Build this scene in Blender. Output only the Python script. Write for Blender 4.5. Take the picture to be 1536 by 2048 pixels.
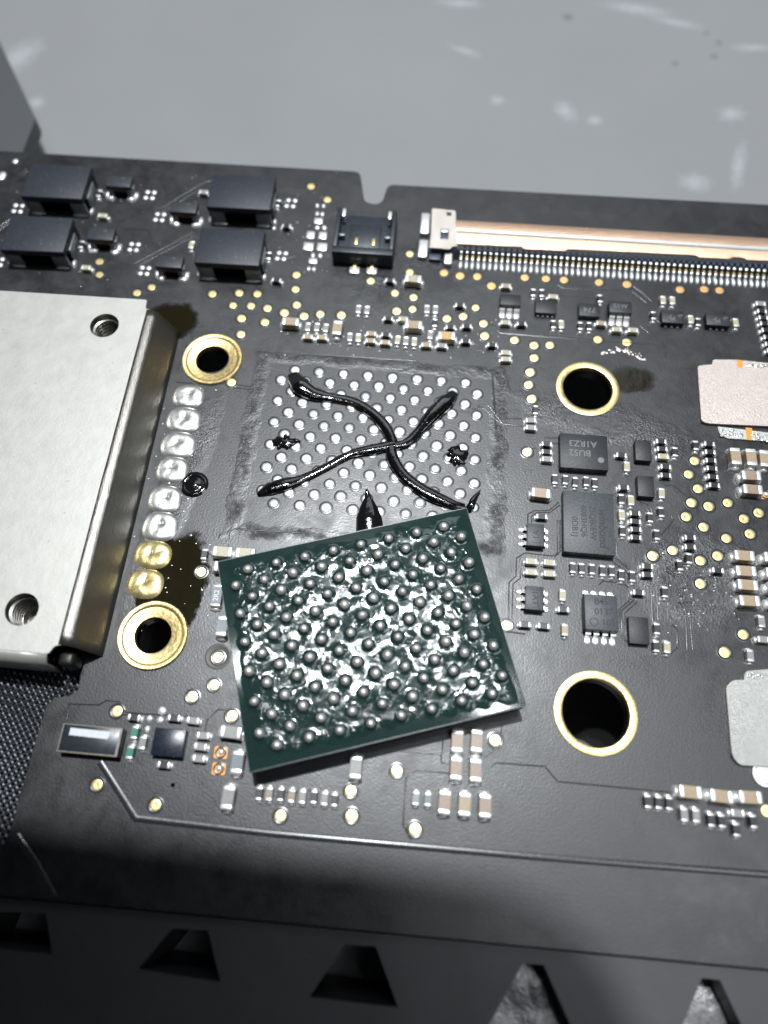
import bpy, bmesh, math, random
import numpy as np
from mathutils import Vector, Matrix, noise
from mathutils.geometry import tessellate_polygon

random.seed(7)
for o in list(bpy.data.objects):
    bpy.data.objects.remove(o)
scene = bpy.context.scene
MM = 0.001                                   # all lengths below are written in millimetres

# ------------------------------------------------------------------ camera
F = 1480.0                                   # focal length in pixels of the 1536 x 2048 photograph
RC = np.array([[0.996233, 0.086688, -0.002212], [-0.078674, 0.914279, 0.397371], [0.03647, -0.3957, 0.917656]])
CC = np.array([2.3719, -19.5824, 35.7035])   # camera position above the board (board top is z = 0)


def W(u, v, z=0.0):
    """photo pixel -> millimetres on the horizontal plane at height z"""
    d = RC.T @ np.array([(u - 768) / F, (1024 - v) / F, -1.0])
    s = (z - CC[2]) / d[2]
    p = CC + s * d
    return float(p[0]), float(p[1])


cam = bpy.data.cameras.new('camera')
cam.sensor_fit = 'VERTICAL'
cam.sensor_height = 36.0
cam.lens = 36.0 * F / 2048
cam.clip_start = 0.002
cam.clip_end = 10
cam.dof.use_dof = True
cam.dof.focus_distance = 0.0385
cam.dof.aperture_fstop = 30
camo = bpy.data.objects.new('camera', cam)
scene.collection.objects.link(camo)
m4 = Matrix([list(RC.T[i]) + [CC[i] * MM] for i in range(3)] + [[0, 0, 0, 1]])
camo.matrix_world = m4
scene.camera = camo
scene.render.resolution_x, scene.render.resolution_y = 768, 1024

# ------------------------------------------------------------------ light
wd = bpy.data.worlds.new('World')
scene.world = wd
wd.use_nodes = True
wd.node_tree.nodes['Background'].inputs[0].default_value = (0.80, 0.88, 1.0, 1)
wd.node_tree.nodes['Background'].inputs[1].default_value = 0.04

KEY = np.array([-8.0, 58.0, 250.0])          # bench lamp, almost overhead, leaning to the far side


def area(name, loc, target, size, power, col, shape='DISK', sy=None):
    l = bpy.data.lights.new(name, 'AREA')
    l.shape = shape
    l.size = size * MM
    if sy:
        l.size_y = sy * MM
    l.energy = power
    l.color = col
    o = bpy.data.objects.new(name, l)
    scene.collection.objects.link(o)
    o.location = Vector(loc) * MM
    o.rotation_euler = (Vector(target) - Vector(loc)).to_track_quat('-Z', 'Y').to_euler()
    return o


area('bench_lamp', KEY, (0, 0, 0), 9, 0.80, (0.93, 0.97, 1.0))
for lx, ly in ((-54, 34), (-34, 50), (18, 52), (38, 30)):          # the other diodes of the bench lamp's ring
    area('ring_diode', (lx, ly, 250), (0, -5, 0), 10, 0.034, (0.97, 0.98, 1.0))
area('far_fill', (20, 330, 420), (0, 0, 0), 300, 0.30, (0.86, 0.93, 1.0), 'RECTANGLE', 160)  # added fill light for soft reflections towards the far end of the board
area('right_fill', (150, -30, 330), (10, -20, 0), 130, 0.24, (0.90, 0.95, 1.0), 'RECTANGLE', 130)  # added fill light from overhead right, lifts the sheen on the lower right

vs = scene.view_settings
vs.view_transform = 'Standard'
vs.look = 'None'
vs.gamma = 1
vs.exposure = 0
vs.use_curve_mapping = False
scene.render.engine = 'CYCLES'


# ------------------------------------------------------------------ materials
class NT:
    def __init__(self, name):
        self.m = bpy.data.materials.new(name)
        self.m.use_nodes = True
        self.n = self.m.node_tree.nodes
        self.l = self.m.node_tree.links
        self.b = self.n['Principled BSDF']
        tc = self.n.new('ShaderNodeTexCoord')
        mp = self.n.new('ShaderNodeMapping')
        mp.inputs['Scale'].default_value = (1000, 1000, 1000)      # texture space in millimetres
        self.l.new(tc.outputs['Object'], mp.inputs['Vector'])
        self.co = mp.outputs['Vector']
        self.tc = tc
        self.cache = {}

    def link(self, a, b):
        self.l.new(a, b)

    def noise(self, scale, detail=4, rough=0.6, co=None, dist=0.0):
        key = (scale, detail, rough, dist)
        if co is None and key in self.cache:
            return self.cache[key]
        t = self.n.new('ShaderNodeTexNoise')
        t.inputs['Scale'].default_value = scale
        t.inputs['Detail'].default_value = detail
        t.inputs['Roughness'].default_value = rough
        t.inputs['Distortion'].default_value = dist
        self.link(co or self.co, t.inputs['Vector'])
        if co is None:
            self.cache[key] = t.outputs['Fac']
        return t.outputs['Fac']

    def ramp(self, fac, a, b, ca=(0, 0, 0, 1), cb=(1, 1, 1, 1)):
        r = self.n.new('ShaderNodeValToRGB')
        r.color_ramp.elements[0].position = a
        r.color_ramp.elements[1].position = b
        r.color_ramp.elements[0].color = ca if len(ca) == 4 else (*ca, 1)
        r.color_ramp.elements[1].color = cb if len(cb) == 4 else (*cb, 1)
        self.link(fac, r.inputs['Fac'])
        return r.outputs['Color']

    def math(self, op, a, b=None, c=None):
        t = self.n.new('ShaderNodeMath')
        t.operation = op
        for i, x in enumerate((a, b, c)):
            if x is None:
                continue
            if isinstance(x, (int, float)):
                t.inputs[i].default_value = x
            else:
                self.link(x, t.inputs[i])
        return t.outputs[0]

    def mix(self, fac, a, b):
        t = self.n.new('ShaderNodeMix')
        t.data_type = 'RGBA'
        for i, x in ((0, fac), (6, a), (7, b)):
            if isinstance(x, (int, float)):
                t.inputs[i].default_value = x
            elif isinstance(x, tuple):
                t.inputs[i].default_value = x if len(x) == 4 else (*x, 1)
            else:
                self.link(x, t.inputs[i])
        return t.outputs[2]

    def bump(self, height, strength, dist, prev=None):
        t = self.n.new('ShaderNodeBump')
        t.inputs['Strength'].default_value = strength
        t.inputs['Distance'].default_value = dist * MM
        self.link(height, t.inputs['Height'])
        if prev is not None:
            self.link(prev, t.inputs['Normal'])
        self.link(t.outputs[0], self.b.inputs['Normal'])
        return t.outputs[0]

    def mapping(self, loc=(0, 0, 0), rot=0.0, scale=(1, 1, 1)):
        # patch frame: (p - loc) rotated by -rot, divided by scale
        s = self.n.new('ShaderNodeVectorMath')
        s.operation = 'SUBTRACT'
        self.link(self.co, s.inputs[0])
        s.inputs[1].default_value = loc
        m = self.n.new('ShaderNodeMapping')
        m.inputs['Rotation'].default_value = (0, 0, -rot)
        self.link(s.outputs[0], m.inputs['Vector'])
        d = self.n.new('ShaderNodeVectorMath')
        d.operation = 'DIVIDE'
        self.link(m.outputs[0], d.inputs[0])
        d.inputs[1].default_value = scale
        return d.outputs[0]

    def blob(self, cx, cy, rx, ry, rot=0.0, soft=0.3, wob=0.5, ns=1.0):
        """1 inside a ragged ellipse, 0 outside"""
        v = self.mapping((cx, cy, 0), rot, (rx, ry, 1e6))
        ln = self.n.new('ShaderNodeVectorMath')
        ln.operation = 'LENGTH'
        self.link(v, ln.inputs[0])
        nz = self.noise(ns, 5, 0.65)
        d = self.math('ADD', ln.outputs['Value'], self.math('MULTIPLY', self.math('SUBTRACT', nz, 0.5), wob * 2))
        mr = self.n.new('ShaderNodeMapRange')
        mr.inputs['From Min'].default_value = 1.0 + soft
        mr.inputs['From Max'].default_value = 1.0 - soft
        self.link(d, mr.inputs['Value'])
        return mr.outputs[0]

    def frame(self, cx, cy, hx, hy, inner, outer):
        """1 on a rectangular band between two insets of a box"""
        sp = self.n.new('ShaderNodeSeparateXYZ')
        self.link(self.co, sp.inputs[0])
        ax = self.math('DIVIDE', self.math('ABSOLUTE', self.math('SUBTRACT', sp.outputs[0], cx)), hx)
        ay = self.math('DIVIDE', self.math('ABSOLUTE', self.math('SUBTRACT', sp.outputs[1], cy)), hy)
        mx = self.math('MAXIMUM', ax, ay)
        nz = self.math('MULTIPLY', self.math('SUBTRACT', self.noise(0.9, 4), 0.5), 0.16)
        mx = self.math('ADD', mx, nz)
        a = self.n.new('ShaderNodeMapRange')
        a.inputs['From Min'].default_value = inner - 0.03
        a.inputs['From Max'].default_value = inner + 0.03
        self.link(mx, a.inputs['Value'])
        b = self.n.new('ShaderNodeMapRange')
        b.inputs['From Min'].default_value = outer + 0.03
        b.inputs['From Max'].default_value = outer - 0.03
        self.link(mx, b.inputs['Value'])
        return self.math('MULTIPLY', a.outputs[0], b.outputs[0])

    def set(self, col=None, metal=None, rough=None, spec=None, coat=None, coat_rough=None):
        for k, v in (('Base Color', col), ('Metallic', metal), ('Roughness', rough), ('Specular IOR Level', spec),
                     ('Coat Weight', coat), ('Coat Roughness', coat_rough)):
            if v is None:
                continue
            if isinstance(v, tuple):
                self.b.inputs[k].default_value = v if len(v) == 4 else (*v, 1)
            elif isinstance(v, (int, float)):
                self.b.inputs[k].default_value = v
            else:
                self.link(v, self.b.inputs[k])
        return self


def simple(name, col, metal=0.0, rough=0.5, var=0.15, nscale=6.0, bump=0.0, bscale=20.0, spec=None, coat=None, rvar=0.12):
    t = NT(name)
    n = t.noise(nscale, 5)
    c2 = tuple(min(1, x * (1 + var)) for x in col)
    c1 = tuple(x * (1 - var) for x in col)
    r = t.n.new('ShaderNodeMapRange')
    r.inputs['To Min'].default_value = max(0.02, rough - rvar)
    r.inputs['To Max'].default_value = min(1, rough + rvar)
    t.link(t.noise(nscale * 1.7, 4), r.inputs['Value'])
    t.set(col=t.ramp(n, 0.3, 0.7, c1, c2), metal=metal, rough=r.outputs[0], spec=spec, coat=coat)
    if bump:
        t.bump(t.noise(bscale, 4), 0.6, bump)
    return t.m


M = {}


def build_board_mat():
    t = NT('black_solder_mask')
    fine = t.noise(9.5, 2, 0.6)
    mid = t.noise(2.2, 5, 0.6)
    big = t.noise(0.22, 4, 0.6)
    # ragged cured underfill left in a frame round the empty chip site
    fr = t.math('MULTIPLY', t.frame(0.0, -0.45, 7.25, 5.75, 0.90, 0.98), t.ramp(t.noise(0.5, 4, 0.6), 0.38, 0.62))
    # rough resin film in the lower right and by the holes, wet flux by the pin row
    spark = t.math('MAXIMUM', t.blob(17.2, -6.6, 2.6, 2.0, 0.3, 0.35, 0.5, 0.9),
                   t.math('MAXIMUM', t.blob(12.6, 2.2, 3.6, 1.1, -0.2, 0.5, 0.7, 0.9), t.blob(-10.2, -4.5, 0.75, 5.2, -0.17, 0.5, 0.5, 0.9)))
    wet = t.math('MAXIMUM', t.blob(-9.35, -9.2, 1.75, 3.0, -0.1, 0.10, 0.42, 0.9), t.blob(14.2, 5.15, 1.35, 0.75, 0.1, 0.25, 0.6, 0.9))
    wet = t.math('MAXIMUM', wet, t.blob(-12.6, 7.0, 1.4, 1.3, 0, 0.15, 0.5, 0.9))
    spark = t.math('MULTIPLY', spark, t.math('SUBTRACT', 1.0, wet))
    haze = t.blob(1.0, 12.0, 4.0, 2.2, 0.1, 0.5, 0.7, 0.9)
    col = t.mix(mid, (0.0055, 0.0058, 0.0068), (0.012, 0.0124, 0.014))
    col = t.mix(t.math('MULTIPLY', fr, 0.6), col, (0.024, 0.024, 0.026))
    col = t.mix(wet, col, (0.012, 0.0092, 0.0035))
    rough = t.math('ADD', 0.25, t.math('MULTIPLY', big, 0.16))
    smudge = t.ramp(t.noise(0.55, 6, 0.68, dist=0.6), 0.36, 0.66)
    rough = t.math('ADD', rough, t.math('MULTIPLY', smudge, 0.13))
    rough = t.math('ADD', rough, t.math('MULTIPLY', t.math('SUBTRACT', mid, 0.5), 0.12))
    rough = t.math('SUBTRACT', rough, t.math('MULTIPLY', t.math('MAXIMUM', spark, haze), 0.16))
    rough = t.math('MULTIPLY', rough, t.math('SUBTRACT', 1.0, t.math('MULTIPLY', wet, 0.7)))
    t.set(col=col, rough=rough, spec=t.math('SUBTRACT', 0.75, t.math('MULTIPLY', wet, 0.5)))
    n1 = t.bump(t.math('MULTIPLY', fine, t.math('SUBTRACT', 1.0, t.math('MULTIPLY', wet, 0.97))), 0.6, 0.014)
    st = t.noise(3.2, 5, 0.75, dist=1.2)
    h = t.math('MULTIPLY', st, t.math('MAXIMUM', fr, 0.0))
    n2 = t.bump(h, 0.8, 0.10, n1)
    sp = t.math('MULTIPLY', t.noise(7, 4, 0.7), t.math('MAXIMUM', spark, t.math('MULTIPLY', haze, 0.5)))
    n3 = t.bump(sp, 0.9, 0.06, n2)
    wb = t.math('MULTIPLY', t.noise(1.4, 3, 0.55), wet)
    t.bump(wb, 1.0, 0.014, n3)
    return t.m


M['board'] = build_board_mat()
M['boardedge'] = simple('board_edge', (0.03, 0.028, 0.022), 0, 0.6)
M['trace'] = simple('trace_mask', (0.024, 0.025, 0.028), 0, 0.25, nscale=4, spec=0.7)
M['tin'] = simple('tinned_solder', (0.88, 0.88, 0.86), 0.62, 0.34, 0.08, 7, 0.008, 16)
M['pad'] = simple('solder_pad_white', (0.90, 0.91, 0.92), 0.55, 0.42, 0.06, 7, 0.012, 9)
def build_bga():
    t = NT('chip_site_solder')
    oi = t.n.new('ShaderNodeObjectInfo')
    rv = t.ramp(oi.outputs['Random'], 0.0, 0.55, (0.42, 0.44, 0.50), (0.92, 0.93, 0.94))
    c = t.mix(t.math('MULTIPLY', t.ramp(t.noise(6, 4, 0.7), 0.52, 0.62), 0.55), rv, (0.30, 0.31, 0.34))
    t.set(col=c, metal=0.55, rough=t.math('ADD', 0.25, t.math('MULTIPLY', t.noise(4, 3), 0.25)))
    t.bump(t.noise(6, 3, 0.6), 0.8, 0.012)
    return t.m


M['bga'] = build_bga()
M['solder'] = simple('wet_solder', (0.62, 0.62, 0.59), 0.85, 0.30, 0.14, 2.6, 0.02, 3.2)
M['solder_gold'] = simple('flux_stained_solder', (0.66, 0.54, 0.26), 0.75, 0.27, 0.35, 2.2, 0.025, 3.2)
M['gold'] = simple('gold_plate', (0.93, 0.73, 0.34), 0.85, 0.36, 0.10, 5, 0.012, 9)
M['goldring'] = simple('gold_ring', (0.86, 0.66, 0.30), 0.9, 0.33, 0.16, 4, 0.02, 7)
M['copperpad'] = simple('orange_copper', (0.80, 0.47, 0.20), 0.75, 0.42, 0.12, 5, 0.01, 9)
M['orange'] = simple('orange_land', (0.78, 0.33, 0.06), 0.35, 0.45, 0.12, 5)
M['ferrite'] = simple('ferrite_blue_black', (0.020, 0.024, 0.033), 0, 0.46, 0.25, 5, 0.012, 11)
M['ferrite2'] = simple('ferrite_grey', (0.032, 0.036, 0.042), 0, 0.42, 0.25, 5, 0.012, 11)
M['ferleg'] = simple('dark_tinned_leg', (0.26, 0.28, 0.29), 0.35, 0.40, 0.15, 4)
M['copper'] = simple('coil_copper', (0.30, 0.14, 0.09), 0.5, 0.5)
M['icblack'] = simple('moulded_epoxy', (0.019, 0.0205, 0.024), 0, 0.5, 0.25, 9, 0.02, 13)
M['icgrey'] = simple('moulded_epoxy_grey', (0.055, 0.060, 0.068), 0, 0.47, 0.35, 10, 0.025, 11)
M['icblue'] = simple('silicon_blue_black', (0.012, 0.017, 0.030), 0, 0.30, 0.3, 3, 0.006, 9)
M['mark'] = simple('laser_mark', (0.17, 0.175, 0.18), 0, 0.6, 0.2, 9)
M['markdark'] = simple('laser_mark_dark', (0.016, 0.017, 0.019), 0, 0.6, 0.2, 9)
M['white'] = simple('white_print', (0.62, 0.64, 0.66), 0, 0.5, 0.1, 5)
for k, c in dict(tan=(0.36, 0.27, 0.175), brown=(0.30, 0.22, 0.165), olive=(0.40, 0.37, 0.25), grey=(0.25, 0.25, 0.24),
                 green=(0.03, 0.19, 0.12), dark=(0.014, 0.014, 0.015), orange2=(0.52, 0.34, 0.14), slate=(0.16, 0.18, 0.20)).items():
    M['cap_' + k] = simple('ceramic_' + k, c, 0, 0.40, 0.13, 9, 0.006, 14)
for k in ('ferrite', 'ferrite2'):
    nt = M[k].node_tree
    tcn = next(n for n in nt.nodes if n.type == 'MAPPING')
    nz = nt.nodes.new('ShaderNodeTexNoise')
    nz.inputs['Scale'].default_value = 7
    nz.inputs['Detail'].default_value = 3
    nt.links.new(tcn.outputs[0], nz.inputs['Vector'])
    rp = nt.nodes.new('ShaderNodeValToRGB')
    rp.color_ramp.elements[0].position, rp.color_ramp.elements[1].position = 0.70, 0.74
    nt.links.new(nz.outputs['Fac'], rp.inputs['Fac'])
    mx = nt.nodes.new('ShaderNodeMix')
    mx.data_type = 'RGBA'
    bs = nt.nodes['Principled BSDF']
    src = bs.inputs['Base Color'].links[0].from_socket
    nt.links.new(rp.outputs['Color'], mx.inputs[0])
    nt.links.new(src, mx.inputs[6])
    mx.inputs[7].default_value = (0.30, 0.31, 0.33, 1)
    nt.links.new(mx.outputs[2], bs.inputs['Base Color'])
M['navy'] = simple('socket_plastic', (0.022, 0.027, 0.036), 0, 0.42, 0.3, 5, 0.012, 8)
M['navy2'] = simple('connector_plastic', (0.05, 0.065, 0.10), 0, 0.42, 0.25, 5)
M['flux'] = simple('dried_black_flux', (0.006, 0.006, 0.006), 0, 0.07, 0.3, 2, 0.03, 1.6, spec=0.7, rvar=0.04)
M['fluxclear'] = M['flux'].copy()
bsf = M['fluxclear'].node_tree.nodes['Principled BSDF']
for lk in list(bsf.inputs['Base Color'].links):
    M['fluxclear'].node_tree.links.remove(lk)
bsf.inputs['Base Color'].default_value = (0.007, 0.0065, 0.006, 1)
bsf.inputs['Transmission Weight'].default_value = 0.6
bsf.inputs['IOR'].default_value = 1.5
M['mesh'] = simple('black_wire_mesh', (0.045, 0.05, 0.06), 0.4, 0.36, 0.2, 5)
M['black'] = simple('black_void', (0.006, 0.006, 0.008), 0, 0.7)
M['ball'] = simple('solder_ball_grey', (0.62, 0.60, 0.58), 0.75, 0.42, 0.2, 5, 0.03, 8)
M['mould'] = simple('package_mould', (0.022, 0.021, 0.018), 0, 0.5, 0.2, 6, 0.01, 12)
M['phone'] = simple('phone_body', (0.02, 0.02, 0.022), 0, 0.35)


def build_shield_mat():
    t = NT('blasted_nickel')
    n = t.noise(1.1, 5, 0.6)
    g = t.noise(14, 3, 0.7, co=t.mapping((0, 0, 0), 0.0, (2.2, 0.7, 1)))
    pits = t.ramp(t.noise(2.6, 6, 0.8), 0.325, 0.34)
    col = t.mix(n, (0.475, 0.465, 0.43), (0.55, 0.54, 0.505))
    col = t.mix(t.math('MULTIPLY', g, 0.4), col, (0.36, 0.35, 0.33))
    col = t.mix(pits, (0.14, 0.125, 0.10), col)
    t.set(col=col, metal=0.55, rough=t.math('ADD', 0.40, t.math('MULTIPLY', n, 0.14)))
    n1 = t.bump(g, 0.4, 0.014)
    t.bump(t.noise(1.6, 5, 0.7), 0.35, 0.03, n1)
    return t.m


M['shield'] = build_shield_mat()


def build_brushed(name, col, metal, rough, ang):
    t = NT(name)
    co = t.mapping((0, 0, 0), ang, (1.6, 0.16, 1))
    g = t.noise(4.2, 5, 0.7, co=co)
    n = t.noise(0.8, 4)
    c = t.mix(g, tuple(x * 0.80 for x in col), tuple(min(1, x * 1.15) for x in col))
    c = t.mix(t.math('MULTIPLY', n, 0.35), c, tuple(x * 0.78 for x in col))
    t.set(col=c, metal=metal, rough=rough)
    t.bump(g, 0.9, 0.03)
    return t.m


M['plate_pink'] = build_brushed('tinned_copper_land', (0.46, 0.40, 0.365), 0.6, 0.42, 2.1)
M['plate_grey'] = build_brushed('tinned_land_grey', (0.44, 0.44, 0.415), 0.6, 0.42, 2.6)
M['cover'] = build_brushed('copper_cover', (0.78, 0.53, 0.37), 0.8, 0.32, 0.05)
M['latch'] = build_brushed('nickel_latch', (0.55, 0.50, 0.45), 0.7, 0.36, 0.3)


def build_table_mat():
    t = NT('grey_silicone_mat')
    n = t.noise(0.045, 5, 0.6)
    f = t.noise(2.0, 4, 0.7)
    col = t.mix(n, (0.195, 0.200, 0.208), (0.250, 0.254, 0.262))
    col = t.mix(t.math('MULTIPLY', f, 0.2), col, (0.21, 0.215, 0.22))
    Z = -7.0
    sm = None
    for (u, v, rx, ry, rot, wob) in ((1352, 45, 1.5, 0.30, -0.22, 0.3), (1275, 18, 1.9, 0.5, -0.15, 0.8), (1462, 228, 0.75, 0.55, 0.3, 0.9),
                                     (1505, 95, 1.2, 0.3, 0.1, 0.7), (1477, 330, 0.35, 1.7, -0.2, 0.9), (920, 6, 1.3, 0.4, 0, 0.8),
                                     (36, 115, 0.9, 1.7, -0.5, 0.9), (72, 205, 0.5, 0.45, 0, 0.6), (1130, 222, 0.5, 0.8, 0.4, 1.0),
                                     (1190, 240, 0.4, 0.4, 0, 0.8), (995, 200, 0.4, 0.35, 0, 0.8), (930, 102, 0.9, 0.25, -0.4, 0.9), (1390, 365, 0.8, 0.6, 0, 0.9)):
        x, y = W(u, v, Z)
        b = t.blob(x, y, rx, ry, rot, 0.9, wob * 1.9, 2.3)
        sm = b if sm is None else t.math('MAXIMUM', sm, b)
    dk = None
    for (u, v, r) in ((1136, 34, 0.42), (1429, 113, 0.30), (1438, 86, 0.26), (1351, 127, 0.26), (1413, 66, 0.22)):
        x, y = W(u, v, Z)
        b = t.blob(x, y, r, r * 0.9, 0, 0.5, 0.6, 2.0)
        dk = b if dk is None else t.math('MAXIMUM', dk, b)
    sx = t.mapping((0, 0, 0), 0.6, (3.0, 0.12, 1))
    scr = t.ramp(t.noise(0.9, 5, 0.7, co=sx), 0.66, 0.72)
    col = t.mix(t.math('MULTIPLY', sm, 0.26), col, (0.62, 0.64, 0.66))
    col = t.mix(t.math('MULTIPLY', dk, 0.55), col, (0.07, 0.075, 0.07))
    col = t.mix(t.math('MULTIPLY', scr, 0.10), col, (0.5, 0.5, 0.5))
    t.set(col=col, rough=0.55, spec=0.4)
    t.bump(f, 0.3, 0.03)
    return t.m


M['table'] = build_table_mat()


def build_stand_mat():
    t = NT('dark_anodised_plate')
    n = t.noise(0.5, 5)
    sx = t.mapping((0, 0, 0), -0.5, (1.8, 0.05, 1))
    scr = t.ramp(t.noise(1.2, 6, 0.75, co=sx), 0.64, 0.70)
    sp = t.ramp(t.noise(1.7, 6, 0.8), 0.70, 0.74)
    c = t.mix(n, (0.040, 0.040, 0.042), (0.064, 0.064, 0.067))
    c = t.mix(t.math('MULTIPLY', t.math('MAXIMUM', scr, sp), 0.30), c, (0.45, 0.45, 0.45))
    t.set(col=c, metal=0.25, rough=0.45)
    t.bump(t.noise(9, 4), 0.4, 0.01)
    return t.m


M['stand'] = build_stand_mat()


def build_green():
    t = NT('green_package_mask')
    n = t.noise(0.9, 5)
    fine = t.noise(9, 4, 0.7)
    edge = t.frame(0, 0, 6.32, 5.02, 0.93, 1.3)
    c = t.mix(n, (0.010, 0.026, 0.024), (0.018, 0.042, 0.038))
    c = t.mix(t.math('MULTIPLY', t.ramp(fine, 0.55, 0.75), t.math('MULTIPLY', edge, 0.8)), c, (0.09, 0.13, 0.125))
    t.set(col=c, rough=0.33, spec=0.5)
    t.bump(fine, 0.35, 0.012)
    return t.m


M['green'] = build_green()


def build_film():
    t = NT('clear_flux_over_green')
    c = t.mix(t.noise(1.2, 4), (0.008, 0.022, 0.020), (0.014, 0.034, 0.031))
    t.set(col=c, rough=0.075, spec=0.75)
    wetm = t.math('SUBTRACT', 1.0, t.frame(0, 0, 6.32, 5.02, 0.87, 1.4))      # clean dry margin round the package
    n2 = t.bump(t.math('MULTIPLY', wetm, t.ramp(t.noise(4.2, 2, 0.5), 0.60, 0.66)), 0.8, 0.014)
    t.bump(t.math('MULTIPLY', wetm, t.ramp(t.noise(2.6, 3, 0.55, dist=1.2), 0.36, 0.43)), 0.8, 0.008, n2)
    return t.m


M['film'] = build_film()


# ------------------------------------------------------------------ mesh helpers (millimetres in, metres out)
def mesh_from(name, verts, faces, mat, smooth=True, ang=35):
    me = bpy.data.meshes.new(name)
    me.from_pydata([(x * MM, y * MM, z * MM) for x, y, z in verts], [], faces)
    me.update()
    if smooth:
        me.polygons.foreach_set('use_smooth', [True] * len(me.polygons))
        me.set_sharp_from_angle(angle=math.radians(ang))
    me.materials.append(M[mat] if isinstance(mat, str) else mat)
    return me


def obj(name, me, parent=None, loc=(0, 0, 0), rz=0.0):
    o = bpy.data.objects.new(name, me)
    scene.collection.objects.link(o)
    o.location = Vector(loc) * MM
    o.rotation_euler = (0, 0, rz)
    if parent is not None:
        o.parent = parent
    return o


def tag(o, label=None, cat=None, group=None, kind=None):
    for k, v in (('label', label), ('category', cat), ('group', group), ('kind', kind)):
        if v:
            o[k] = v
    return o


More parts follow.
